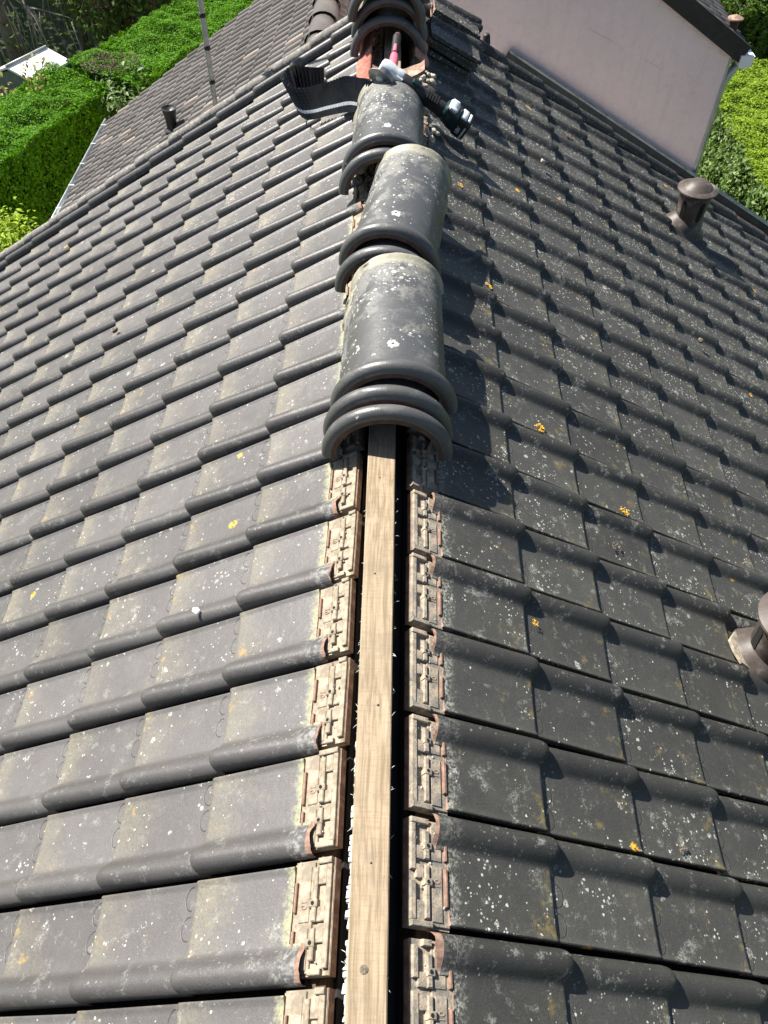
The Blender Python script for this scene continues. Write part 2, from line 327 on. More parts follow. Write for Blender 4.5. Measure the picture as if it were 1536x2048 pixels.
# ------------------------------------------------------------------ mesh helpers
class MB:
    def __init__(s): s.v, s.f, s.mi, s.sm = [], [], [], []
    def add(s, vs, fs, mi=0, smooth=False):
        o = len(s.v); s.v += [tuple(x) for x in vs]
        for f in fs: s.f.append(tuple(i+o for i in f)); s.mi.append(mi); s.sm.append(smooth)
    def box(s, lo, hi, mi=0, M=None, bev=0.0):
        x0, y0, z0 = lo; x1, y1, z1 = hi
        if bev:
            b = bev; vs = []
            for z, e in ((z0, 0), (z1-b, 0), (z1, b)):
                vs += [(x0+e, y0+e, z), (x1-e, y0+e, z), (x1-e, y1-e, z), (x0+e, y1-e, z)]
            fs = [(3, 2, 1, 0), (8, 9, 10, 11)]
            for k in (0, 4):
                for i in range(4): fs.append((k+i, k+(i+1) % 4, k+4+(i+1) % 4, k+4+i))
        else:
            vs = [(x0, y0, z0), (x1, y0, z0), (x1, y1, z0), (x0, y1, z0), (x0, y0, z1), (x1, y0, z1), (x1, y1, z1), (x0, y1, z1)]
            fs = [(3, 2, 1, 0), (4, 5, 6, 7), (0, 1, 5, 4), (1, 2, 6, 5), (2, 3, 7, 6), (3, 0, 4, 7)]
        if M is not None: vs = [tuple(M @ Vector(q)) for q in vs]
        s.add(vs, fs, mi)
    def prism(s, pts, d, mi=0):
        """closed polygon pts (3D, planar) extruded by vector d"""
        n = len(pts); d = Vector(d); vs = [Vector(q) for q in pts] + [Vector(q)+d for q in pts]
        fs = [tuple(range(n))[::-1], tuple(range(n, 2*n))] + [(i, (i+1) % n, n+(i+1) % n, n+i) for i in range(n)]
        s.add(vs, fs, mi)
    def tube(s, path, rad, n=8, mi=0, cap=True):
        path = [Vector(q) for q in path]; rad = rad if isinstance(rad, (list, tuple)) else [rad]*len(path)
        vs, fs = [], []; up = None
        for i, q in enumerate(path):
            d = (path[min(i+1, len(path)-1)] - path[max(i-1, 0)]).normalized()
            if up is None: up = d.orthogonal().normalized()
            up = (up - d*up.dot(d)).normalized(); sd = d.cross(up)
            for k in range(n):
                a = 2*math.pi*k/n; vs.append(q + (up*math.cos(a) + sd*math.sin(a))*rad[i])
        for i in range(len(path)-1):
            for k in range(n): fs.append((i*n+k, i*n+(k+1) % n, (i+1)*n+(k+1) % n, (i+1)*n+k))
        if cap: fs += [tuple(range(n))[::-1], tuple(range((len(path)-1)*n, len(path)*n))]
        s.add(vs, fs, mi, True)
    def lathe(s, prof, n=28, mi=0, o=(0, 0, 0)):
        vs, fs = [], []
        for r, z in prof:
            for k in range(n):
                a = 2*math.pi*k/n; vs.append((o[0]+r*math.cos(a), o[1]+r*math.sin(a), o[2]+z))
        for i in range(len(prof)-1):
            for k in range(n): fs.append((i*n+k, i*n+(k+1) % n, (i+1)*n+(k+1) % n, (i+1)*n+k))
        s.add(vs, fs, mi, True)
    def mesh(s, name, mats, lp=False, sharp=None, hd=False):
        me = bpy.data.meshes.new(name); me.from_pydata(s.v, [], s.f)
        me.polygons.foreach_set('material_index', s.mi); me.polygons.foreach_set('use_smooth', s.sm)
        for q in mats: me.materials.append(MAT[q] if isinstance(q, str) else q)
        if lp: store_lp(me, s.v)
        if hd:
            a = me.attributes.new('hd', 'FLOAT', 'POINT'); a.data.foreach_set('value', np.ones(len(s.v), np.float32))
        me.update()
        if sharp: me.set_sharp_from_angle(angle=math.radians(sharp))
        return me
def store_lp(me, pts):
    a = me.attributes.new('lp', 'FLOAT_VECTOR', 'POINT'); a.data.foreach_set('vector', np.asarray(pts, dtype=np.float32).ravel())
LOC = {}
def link(o, parent=None):
    COL.objects.link(o)
    if parent is not None:
        o.parent = parent; o.matrix_parent_inverse = LOC[parent.name].inverted()
    LOC[o.name] = o.matrix_basis.copy()
    return o
def obj(name, me, parent=None, M=None):
    o = bpy.data.objects.new(name, me)
    if M is not None: o.matrix_basis = M
    return link(o, parent)
def tag(o, label=None, cat=None, group=None, kind=None):
    for k, v in (('label', label), ('category', cat), ('group', group), ('kind', kind)):
        if v: o[k] = v
    return o
def empty(name, loc, label, cat, group=None):
    o = bpy.data.objects.new(name, None); o.empty_display_size = .1; o.matrix_basis = Matrix.Translation(loc); link(o)
    return tag(o, label, cat, group)
def text_mesh(s, size, Mx, mat):
    cu = bpy.data.curves.new('label_text', 'FONT'); cu.body = s; cu.size = size; cu.align_x = 'CENTER'; cu.align_y = 'CENTER'; cu.extrude = .0003
    to = bpy.data.objects.new('label_text', cu); COL.objects.link(to); dg = bpy.context.evaluated_depsgraph_get()
    me = bpy.data.meshes.new_from_object(to.evaluated_get(dg)); bpy.data.objects.remove(to); me.transform(Mx); me.materials.clear(); me.materials.append(MAT[mat]); return me
def frame(x, y, z, o):
    m = Matrix.Identity(4)
    for i in range(3): m[i][0], m[i][1], m[i][2], m[i][3] = x[i], y[i], z[i], o[i]
    return m
def soup(name, V, quads, mats, attrs=None, smooth=False):
    """fast mesh from numpy: V (n,3), quads (m,4)"""
    me = bpy.data.meshes.new(name); n = len(V); m = len(quads)
    me.vertices.add(n); me.vertices.foreach_set('co', np.asarray(V, np.float32).ravel())
    me.loops.add(m*4); me.loops.foreach_set('vertex_index', np.asarray(quads, np.int32).ravel())
    me.polygons.add(m); me.polygons.foreach_set('loop_start', np.arange(m, dtype=np.int32)*4)
    me.polygons.foreach_set('loop_total', np.full(m, 4, np.int32))
    if smooth: me.polygons.foreach_set('use_smooth', np.ones(m, bool))
    for q in mats: me.materials.append(MAT[q])
    for k, (dom, arr) in (attrs or {}).items():
        a = me.attributes.new(k, 'FLOAT_VECTOR' if np.ndim(arr) == 2 else 'FLOAT', dom)
        a.data.foreach_set('vector' if np.ndim(arr) == 2 else 'value', np.asarray(arr, np.float32).ravel())
    me.update(calc_edges=True); me.validate(); return me
def leaves(P, N, size, aspect=.55, spread=.7, jitter=.4):
    """one kite-shaped, slightly folded leaf (2 quads sharing the midrib) at each point"""
    n = len(P); N = N + rng.normal(0, spread, (n, 3)); N /= np.linalg.norm(N, axis=1)[:, None]+1e-9
    T = rng.normal(0, 1, (n, 3)); T -= N*(T*N).sum(1)[:, None]; T /= np.linalg.norm(T, axis=1)[:, None]+1e-9
    B = np.cross(N, T); L = (size*(1+rng.uniform(-jitter, jitter, n)))[:, None]; Wd = L*aspect*.5
    a = P - T*L*.5; c = P + T*L*.5 - N*L*.12; m = P + N*L*.02
    l = P + B*Wd + N*L*.10; r = P - B*Wd + N*L*.10
    V = np.stack([a, l, c, r, m], 1).reshape(-1, 3)
    k = np.arange(n)[:, None]*5
    Q = np.concatenate([k+np.array([[0, 4, 2, 1]]), k+np.array([[0, 3, 2, 4]])], 0)
    lr = np.repeat(rng.random(n), 5)
    return V, Q, lr
def leaf_obj(name, P, N, size, mat, parent=None, **k):
    V, Q, lr = leaves(np.asarray(P), np.asarray(N), size, **k)
    return obj(name, soup(name, V, Q, [mat], {'lr': ('POINT', lr)}), parent)

# ------------------------------------------------------------------ ground and lawn
mb = MB(); n = 40; ext = 220
gx = [ext*((i/n)*2-1)*abs((i/n)*2-1) for i in range(n+1)]
for iy, y in enumerate(gx):
    for ix, x in enumerate(gx): mb.v.append((x, y+6, GZ + .05*mnoise.noise((x*.3, y*.3, 0))))
for iy in range(n):
    for ix in range(n):
        k = iy*(n+1)+ix; mb.f.append((k, k+1, k+n+2, k+n+1)); mb.mi.append(0); mb.sm.append(True)
tag(obj('ground', mb.mesh('ground', ['lawn'])), kind='structure')

# ------------------------------------------------------------------ the house whose roof we stand on
W, LT, TSTEP = .205, .2628, .0105
SL, SR, YL, YR = .1485, .1891, 1.2679, 1.3105
house = empty('house', (0, 1.0, GZ), 'house under the dark interlocking tile roof with its ridge laid open', 'house')
HS = 3.98                                          # slope length to the eaves
def slope_axes(side):
    if side == 'L': return Vector((-math.cos(PHL), 0, -math.sin(PHL))), Vector((0, -1, 0)), NL
    return Vector((math.cos(PHR), 0, -math.sin(PHR))), Vector((0, 1, 0)), NR
def tile_matrix(side, col, course):
    S, U, N = slope_axes(side)
    s = (SL if side == 'L' else SR) + course*LT; y = (YL if side == 'L' else YR) + col*W
    return frame(S, U, N, S*s + Vector((0, y, 0)))
Y0H, Y1H = -1.35, 4.62
# walls: a gabled body a little inside the tiles
def wall_body():
    off = -.16; S_L, _, _ = slope_axes('L'); S_R, _, _ = slope_axes('R')
    a = S_L*(HS-.35) + NL*off; c = S_R*(HS-.35) + NR*off; ap = Vector((0, 0, -.19))
    pts = [Vector((a.x, 0, GZ-.02)), Vector((c.x, 0, GZ-.02)), c, ap, a]
    mb = MB(); mb.prism([q + Vector((0, Y0H+.1, 0)) for q in pts], (0, Y1H-Y0H-.1, 0)); return mb.mesh('wall', ['wallw'])
obj('wall', wall_body(), house)
for side in 'LR':
    S, U, N = slope_axes(side); mb = MB(); Mx = frame(S, U, N, (0, 0, 0))
    y = (-Y1H, -Y0H) if side == 'L' else (Y0H, Y1H)
    mb.box((.02, y[0], -.145), (HS-.06, y[1], -.115), M=Mx); obj('dark_backing_sheet', mb.mesh('dark_backing_sheet', ['cavity_black']), house)  # added black sheet stops light and keeps the open ridge gap dark
    s0 = .105 if side == 'L' else .14
    mb = MB(); mb.box((s0, y[0], -.112), (s0+.045, y[1], -.056), M=Mx); obj('tile_batten', mb.mesh('tile_batten', ['underwood']), house)

# --- one roof tile: pan with raised rim on one side, fat roll with a rounded nose on the other
PROF = [(-.1685, -.006), (-.1681, .0026), (-.1660, .0042), (-.1630, .0036), (-.1590, .0010), (-.152, 0), (-.12, -.0006), (-.08, -.0006), (-.050, 0),
        (-.040, .0008), (-.0345, .0036), (-.0295, .0095), (-.0235, .0180), (-.0155, .0265), (-.006, .0318), (.003, .0330), (.0105, .0305), (.0165, .0250), (.0212, .0170), (.0242, .0070), (.0250, -.0070)]
def tile_geo(s_end, svals=None):
    svals = svals or [s_end, -.2, -.12, -.07, -.04, -.028, -.0205, -.0145, -.009, -.0045, -.0015, 0.0]
    npf = len(PROF); top, bot = [], []
    for s in svals:
        k = 1.0
        if s > -.028: k = .48+.52*math.sqrt(max(0.0, 1-((s+.028)/.0281)**2))
        edge = 0.0 if s < -.009 else .0026*((s+.009)/.009)**2
        taper = .52 + .48*min(1.0, max(0.0, 1+s/LT)); s_in = s
        for u, h in PROF:
            s = s_in - .012*min(1.0, ((u+.003)/.030)**2)*max(0.0, (s_in+.034)/.034)
            hh = h*k*taper if (h > .0006 and u > -.045) else h
            tuck = 1-.10*(1-k) if u > -.03 else 1.0
            z = -.0190 + TSTEP*(s/LT) + hh - edge
            top.append((s, u*tuck, z)); bot.append((s, min(max(u*tuck, -.168), .0240), min(z, -.0190+TSTEP*(s/LT)+hh*.84) - .0078))
    ns = len(svals); nt_ = ns*npf; fs, mi, sm = [], [], []
    def q(a, b_, c, d, m, s_): fs.append((a, b_, c, d)); mi.append(m); sm.append(s_)
    for i in range(ns-1):
        for j in range(npf-1):
            a = i*npf+j; q(a, a+npf, a+npf+1, a+1, 0, True); q(nt_+a, nt_+a+1, nt_+a+npf+1, nt_+a+npf, 1, True)
        a = i*npf; q(a, nt_+a, nt_+a+npf, a+npf, 0, False)
        a = i*npf+npf-1; q(a, a+npf, nt_+a+npf, nt_+a, 0, False)
    for j in range(npf-1):
        a = (ns-1)*npf+j; q(a, nt_+a, nt_+a+1, a+1, 0, False)
        a = j; q(a, a+1, nt_+a+1, nt_+a, 1, False)
    return top+bot, fs, mi, sm
def tile_mesh(name, mat, s_end):
    mb = MB(); mb.v, mb.f, mb.mi, mb.sm = tile_geo(s_end); return mb.mesh(name, [mat, 'clay'], lp=True, sharp=42, hd=s_end > -.28)
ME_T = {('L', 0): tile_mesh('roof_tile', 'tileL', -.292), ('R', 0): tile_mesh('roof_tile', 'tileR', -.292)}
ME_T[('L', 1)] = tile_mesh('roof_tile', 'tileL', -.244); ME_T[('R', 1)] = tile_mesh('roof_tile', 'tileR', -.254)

# --- the interlocking head of a first-course tile: ribs, pockets, nail holes, red bars
def head_mesh(cream, var, E):
    mb = MB(); A = -.1765; AW = .188; rd = random.Random(var)
    def bx(a0, a1, e0, e1, z0, z1, mi=0, bev=.0012):
        j = lambda: rd.uniform(-.0006, .0006)
        mb.box((E+e0+j(), A+a0*AW+j(), z0), (E+e1+j(), A+a1*AW+j(), z1+j()*.6), mi, bev=bev)
    zb = -.0302                                              # top of the pan just below
    bx(0, 1, 0, .086, zb-.024, zb-.007, 0, 0)                # carrier plate, pocket floors
    bx(0, 1, -.0012, .0015, zb-.026, zb-.0085, 1, 0)         # raw broken clay at the very edge
    cut = rd.choice((0, 0, .03, .05))                        # some end lips are chipped short
    bx(.00, .055, .001, .046-cut*.5, zb-.008, zb+.0035)
    bx(.945, 1.0, .001+cut*.4, .040, zb-.008, zb+.0025)
    q = rd.uniform(.3, .8)
    if rd.random() < .4: bx(.055, q-.05, .001, .0125, zb-.008, zb+.0005); bx(q+.05, .945, .001, .0125, zb-.008, zb+.0003)
    else: bx(.055, .945, .001, .0125, zb-.008, zb+.0005)     # border along the head
    bx(.055, .235, .0125, .031, zb-.008, zb-.0015); bx(.43, .555, .0125, .030, zb-.008, zb-.0012)
    bx(.61, .735, .0125, .030, zb-.008, zb-.0012)
    for a0, a1, h in ((.08, .555, .40), (.61, .88, .735)):
        bx(a0, a1, .030, .0405, zb-.008, zb+.0030, 0, .0018)
        bx(h-.035, h+.035, .028, .046, zb-.008, zb+.0042, 0, .002)
        k = 10; c = (E+.036, A+h*AW, zb+.0052)               # black disc painted as the shaded nail hole
        mb.add([(c[0]+.0036*math.cos(6.283*i/k), c[1]+.0036*math.sin(6.283*i/k), c[2]) for i in range(k)], [tuple(range(k))], 2)
    bx(.02, .98, .0405, .086, zb-.008, zb-.0028, 0, .001)    # apron below the ribs
    bx(.06, .555, .046, .069, zb-.003, zb-.0006, 0, .001); bx(.61, .95, .046, .069, zb-.003, zb-.0008, 0, .001)
    for a0, a1 in ((.20, .545), (.62, .94)):
        bx(a0, a1-rd.choice((0, 0, .08)), .0735, .0795, zb-.004, zb+.0042, 1, .0014)  # red bar
    for txt, a in (('10', .40), ('03', .80)):
        tm = text_mesh(txt, .017, frame(Vector((0, 1, 0)), Vector((-1, 0, 0)), Vector((0, 0, 1)), Vector((E+.058, A+a*AW, zb+.0004))), 'dark')
        mb.add([v.co for v in tm.vertices], [tuple(f.vertices) for f in tm.polygons], 1); bpy.data.meshes.remove(tm)
    bmn = bmesh.new(); bmesh.ops.create_icosphere(bmn, subdivisions=1, radius=1.0)
    for _ in range(rd.randint(8, 16)):                        # grit, chips and mortar crumbs
        a, e, r = rd.random(), rd.uniform(.004, .080), rd.choice((.0012, .0016, .002, .0028, .0036)); c = Vector((E+e, A+a*AW, zb-.003))
        mb.add([c+v.co*r*rd.uniform(.7, 1.3) for v in bmn.verts], [tuple(v.index for v in f.verts) for f in bmn.faces], 3)
    bmn.free()
    return mb.mesh('tile_head', [cream, 'clay', 'dark', 'mortar'])
ME_H = {('L', k): head_mesh('cream', k, -.326) for k in range(6)}; ME_H.update({('R', k): head_mesh('creamR', k+9, -.336) for k in range(6)})
# ragged clay end of the roll in the first course
def roll_end_mesh(mat, s0, var):
    mb = MB(); pts = [q for q in PROF if q[0] >= -.041]; rd = random.Random(var); lo = .0075; sv = (s0, s0-.011, s0-.022, s0-.033)
    sh = lambda s: .52+.48*max(0, 1+s/LT) - .05*(s0-s)/.033
    for i in range(3):
        for k in range(len(pts)-1):
            (u0, h0), (u1, h1) = pts[k], pts[k+1]; q = []
            for s in (sv[i], sv[i+1]):
                z = -.0190+TSTEP*s/LT; q += [(s, u0, z+h0*sh(s)), (s, u1, z+h1*sh(s)), (s, u0, z+h0*sh(s)-lo), (s, u1, z+h1*sh(s)-lo)]
            mb.add(q, [(0, 1, 5, 4), (2, 6, 7, 3)], 0, True)
    e = sv[3]; a = .004; z = -.0190+TSTEP*e/LT; f = sh(e)
    for k in range(len(pts)-1):
        (u0, h0), (u1, h1) = pts[k], pts[k+1]; h0 *= f; h1 *= f; b_ = max(.0008, a+rd.uniform(-.003, .0035))
        mb.add([(e+.001, u0, z+h0+.0003), (e-a, u0, z+h0-.0015), (e-b_, u1, z+h1-.0015), (e+.001, u1, z+h1+.0003),
                (e+.001, u0, z+h0-lo), (e-a*.4, u0, z+h0-lo), (e-b_*.4, u1, z+h1-lo), (e+.001, u1, z+h1-lo)],
               [(0, 1, 2, 3), (4, 7, 6, 5), (0, 4, 5, 1), (3, 2, 6, 7), (1, 5, 6, 2), (0, 3, 7, 4)], 1); a = b_
    return mb.mesh('roll_end', [mat, 'clay'], lp=True, sharp=50, hd=True)
ME_RE = {('L', k): roll_end_mesh('tileL', -.238, k) for k in range(4)}; ME_RE.update({('R', k): roll_end_mesh('tileR', -.248, k+5) for k in range(4)})

def project(q):
    d = Vector(q)-CAM; z = d.dot(FW)
    return (768+F_PX*d.dot(RT)/z, 1024-F_PX*d.dot(UP)/z, z) if z > .05 else (0, 0, -1)
VENT_SPOTS = []
vent_a = PR(1371, 451.5); vent_b = PR(1534, 1315)
slots = []
for side in 'LR':
    for col in range(-12, 17 if side == 'R' else 16):
        for course in range(1, 15):
            Mx = tile_matrix(side, col, course); u, v, z = project(Mx @ Vector((-.12, -.07, -.02)))
            seen = z > 0 and -90 < u < 1626 and -90 < v < 2140
            slots.append(((0 if course == 1 and seen else 1, 0 if seen else 1, z if z > 0 else 99), side, col, course, Mx))
slots.sort(key=lambda q: q[0])
def jitter(M_, side, rd):
    return M_ @ Matrix.Translation((rd.uniform(-.004, .004), rd.uniform(-.0018, .0018), rd.uniform(0, .0016))) @ Euler((math.radians(rd.uniform(-.35, .35)), math.radians(rd.uniform(-.35, .35)), math.radians(rd.uniform(-.8, .8)))).to_matrix().to_4x4()
rd = random.Random(11)
NIND = 300
TV, TF, TMI, TSM = tile_geo(-.292)
TVn = np.array(TV); rest = {'L': [], 'R': []}
for i, (_, side, col, course, Mx) in enumerate(slots):
    Mx = jitter(Mx, side, rd)
    if i < NIND:
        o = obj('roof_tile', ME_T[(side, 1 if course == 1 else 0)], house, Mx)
        if course == 1:
            hd = obj('tile_head', ME_H[(side, rd.randrange(6))], o, Matrix.Identity(4)); hd.matrix_parent_inverse = Matrix.Identity(4)
            re_ = obj('roll_end', ME_RE[(side, rd.randrange(4))], o, Matrix.Identity(4)); re_.matrix_parent_inverse = Matrix.Identity(4)
    else: rest[side].append(Mx)
for side in 'LR':
    Vs = []; lp = []; tr = []
    for Mx in rest[side]:
        A = np.array(Mx); Vs.append(TVn @ A[:3, :3].T + A[:3, 3]); lp.append(TVn); tr.append(np.full(len(TVn), rng.random()))
    n = len(Vs); fq = np.concatenate([np.array(TF)+k*len(TVn) for k in range(n)])
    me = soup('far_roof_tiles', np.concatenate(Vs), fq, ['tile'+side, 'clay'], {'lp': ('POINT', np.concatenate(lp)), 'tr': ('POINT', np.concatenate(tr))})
    me.polygons.foreach_set('material_index', np.tile(np.array(TMI, np.int32), n)); me.polygons.foreach_set('use_smooth', np.tile(np.array(TSM, bool), n))
    me.set_sharp_from_angle(angle=math.radians(42)); me.update()
    tag(obj('far_roof_tiles', me, house), kind='stuff')

# --- verge pieces along the far gable: half-round cap per course with a skirt
def verge_mesh(mat, width):
    mb = MB(); sv = [-.285, -.15, -.05, -.028, -.018, -.009, -.003, 0]; n = 11; vs, fs = [], []
    for s in sv:
        k = 1.0 if s <= -.028 else math.sqrt(max(.02, 1-((s+.028)/.0288)**2))
        for j in range(n):
            a = math.pi*(1-j/(n-1)); vs.append((s, width*math.cos(a), -.0190+TSTEP*s/LT + .036*math.sin(a)*k - (0 if 0 < j < n-1 else .0)))
        vs.append((s, width*1.02, -.13)); vs.append((s, -width*1.0, -.03))
    m = n+2
    for i in range(len(sv)-1):
        for j in range(n-1): fs.append((i*m+j, i*m+j+1, (i+1)*m+j+1, (i+1)*m+j))
        fs.append((i*m+n-1, i*m+n, (i+1)*m+n, (i+1)*m+n-1)); fs.append((i*m+n+1, i*m, (i+1)*m, (i+1)*m+n+1))
    fs.append(tuple((len(sv)-1)*m+j for j in range(n))); mb.add(vs, [f[::-1] for f in fs] if width > 0 else fs, 0, True); mb.v = vs
    return mb.mesh('verge_tile', [mat], lp=True, sharp=50)
MEV = {'L': verge_mesh('vergecap', -.034), 'R': verge_mesh('tileR', .036)}
MEW = {'L': verge_mesh('tileL', -.026)}
for side in 'LR':
    for course in range(1, 15):
        for k, dy in enumerate((4.585, 4.725) if side == 'L' else (4.730,)):
            Mx = tile_matrix(side, 0, course); Mx = Mx.copy(); Mx.translation.y = dy + rd.uniform(-.004, .004)
            if k == 1: Mx = Mx @ Matrix.Translation((rd.uniform(-.12, -.10), 0, .004)) @ Euler((0, 0, math.radians(rd.uniform(-1.2, 1.2)))).to_matrix().to_4x4()
            obj('verge_tile', (MEW if side == 'L' and k == 0 else MEV)[side], house, jitter(Mx, side, rd))

# --- the bare ridge batten
def batten_mesh():
    mb = MB(); ny = 160; vs = []; x0, x1 = -.0215, .0445
    for i in range(ny+1):
        y = -1.3 + 5.9*i/ny; wob = .0012*mnoise.noise((y*3, 0, 1)); b_ = .0022+.0014*mnoise.noise((y*17, 3, 1)); b2 = .002+.0012*mnoise.noise((y*15, 9, 1))
        x0 = -.0205-.006*max(y, 0); x1 = .046-.0035*max(y, 0); zt = -.030+.0008*mnoise.noise((y*5, 7, 0))
        vs += [(x0+wob, y, -.105), (x0+wob, y, zt-b_), (x0+wob+b_, y, zt), (x1+wob-b2, y, zt), (x1+wob, y, zt-b2), (x1+wob, y, -.105)]
    fs = [(i*6+j, i*6+(j+1) % 6, i*6+6+(j+1) % 6, i*6+6+j) for i in range(ny) for j in range(6)]
    mb.add(vs, [f[::-1] for f in fs] + [tuple(range(6)), tuple(ny*6+j for j in range(6))[::-1]])
    return mb.mesh('ridge_batten', ['wood'])
rb = obj('ridge_batten', batten_mesh(), house)
for (x, y, q) in ((.004, 1.31, .0022), (.016, .70, .0028), (.000, 1.02, .0024), (.012, .40, .0020)):        # nail heads and holes in the batten
    mb = MB(); mb.lathe([(q, 0), (q*.8, .0008), (0, .0008)], 10, o=(x, y, -.0298)); obj('nail_head', mb.mesh('nail_head', ['black']), rb)
mb = MB(); mb.lathe([(.0075, 0), (.006, .0012), (0, .0016)], 14, o=(.006, .235, -.0298)); obj('nail_head', mb.mesh('nail_head', ['moss']), rb)
# torn white membrane hanging at the batten's left edge
mb = MB(); y = .12; rdm = random.Random(5)
while y < .62:
    l = rdm.uniform(.006, .016); w_ = rdm.uniform(.002, .008)*(1.1 if .2 < y < .5 else .7)
    if rdm.random() < .85:
        z = -.040+rdm.uniform(-.006, .004)
        mb.add([(-.0215, y, z+.004), (-.0215-w_, y+rdm.uniform(0, .003), z-.004), (-.0215-w_*rdm.uniform(.7, 1.1), y+l*.95, z-.006), (-.0215, y+l, z+.004),
                (-.0215, y, z-.012), (-.0215-w_*.8, y, z-.014), (-.0215-w_*.8, y+l*.9, z-.016), (-.0215, y+l, z-.012)],
               [(0, 1, 2, 3), (7, 6, 5, 4), (0, 4, 5, 1), (1, 5, 6, 2), (2, 6, 7, 3)])
    y += l*1.02
tag(obj('torn_membrane', mb.mesh('torn_membrane', ['white_foam']), house), kind='stuff')
# splinters and scraps along the batten edges
mb = MB()
for k in range(70):
    y = rdm.uniform(.2, 1.32); sd = rdm.choice((-1, -1, 1)); x = -.023 if sd < 0 else .044; l = rdm.uniform(.004, .014)
    a = Vector((x, y, rdm.uniform(-.05, -.032))); d = Vector((sd*rdm.uniform(.3, 1), rdm.uniform(-1, 1), rdm.uniform(-.5, .6))).normalized()*l
    mb.tube([a, a+d*.6+Vector((0, 0, .002)), a+d], [.0007, .0006, .0002], 4)
tag(obj('wood_splinters', mb.mesh('wood_splinters', ['white_foam']), house), kind='stuff')

# --- ventilation cowls
def make_vent(base, label, mat, N, S, U, yaw=0.0):
    mb = MB(); r = .074
    prof = [(r+.016, -.10), (r+.016, .028), (r+.010, .036), (r+.001, .040), (r+.002, .055), (r+.006, .10), (r+.011, .15), (r+.015, .185), (r+.017, .196), (r+.020, .201)]
    mb.lathe(prof, 40)
    v = obj('roof_vent', mb.mesh('roof_vent', [mat], sharp=40), house, Matrix.Translation(base) @ Matrix.Diagonal((.96, .96, 1.05, 1)))
    v['label'] = label
    def sub(nm, m_, mats, M_=Matrix.Identity(4)):
        o = obj(nm, m_.mesh(nm, mats, sharp=40), v, M_); o.matrix_parent_inverse = Matrix.Identity(4); return o
    mb = MB(); R = .108
    mb.lathe([(R-.02, .188), (R-.002, .196), (R+.004, .202), (R+.003, .209), (R-.008, .214), (R-.024, .220), (R-.026, .2185), (R-.030, .2225), (R-.050, .237), (.045, .246), (.02, .2505), (0, .252)], 40)
    sub('vent_cap', mb, [mat])
    for k in range(5):                                   # black patches painted as the shaded vertical slots
        a = yaw + 2*math.pi*k/5; mb = MB(); Mx = Matrix.Rotation(a, 4, 'Z')
        pts = []
        for i in range(16):
            t = 2*math.pi*i/16; pts.append((.0145*math.cos(t), .112+.020*math.sin(t) + (.036 if math.sin(t) > 0 else -.036)))
        rr = lambda z: r+.0022 + (.002+.004*(z-.055)/.045 if z < .10 else .006+.005*(z-.10)/.05 if z < .15 else .011+.004*(z-.15)/.035)
        fr = [Mx @ Vector((x, -math.sqrt(max(rr(z)**2-x*x, 0)), z)) for x, z in pts]
        mb.add(fr, [tuple(range(16))[::-1]]); sub('vent_slot', mb, ['dark'])
    # saddle: swept hump of the special tile that carries the cowl
    mb = MB(); nA, nR = 36, 8; vs, fs = [], []
    for j in range(nR):
        t = j/(nR-1); rr_ = (r+.012)*(1-t) + .132*t
        for k in range(nA):
            a = 2*math.pi*k/nA; ext_ = rr_*(1 + .30*t*max(0, math.cos(a)))
            q = S*math.cos(a)*ext_ + U*math.sin(a)*rr_*.86
            hh = .030*(1-t)**1.6 + .026*math.sin(math.pi*min(1, t*1.15))*(1-t*.4) - .022*t
            vs.append(q + N*hh)
    for j in range(nR-1):
        for k in range(nA): fs.append((j*nA+k, j*nA+(k+1) % nA, (j+1)*nA+(k+1) % nA, (j+1)*nA+k)[::-1])
    mb.add(vs, fs, 0, True); sub('vent_saddle', mb, [mat])
    return v
S_R, U_R, _ = slope_axes('R'); S_L, U_L, _ = slope_axes('L')
make_vent(vent_a, 'brown capped vent cowl throwing a long shadow', 'vent', NR, S_R, U_R, .35)
make_vent(vent_b, 'brown capped vent cowl with a chipped red clay edge', 'vent', NR, S_R, U_R, 1.0)
# chipped clay strip beside the second cowl
mb = MB(); pts = [PR(1472, 1262, -.004), PR(1461, 1278, -.004), PR(1470, 1300, -.004), PR(1485, 1325, -.004), PR(1512, 1346, -.004), PR(1520, 1340, -.004), PR(1495, 1315, -.004), PR(1478, 1290, -.004)]
mb.prism([q-NR*.010 for q in pts], NR*.010); obj('broken_clay_edge', mb.mesh('broken_clay_edge', ['creamR']), house)

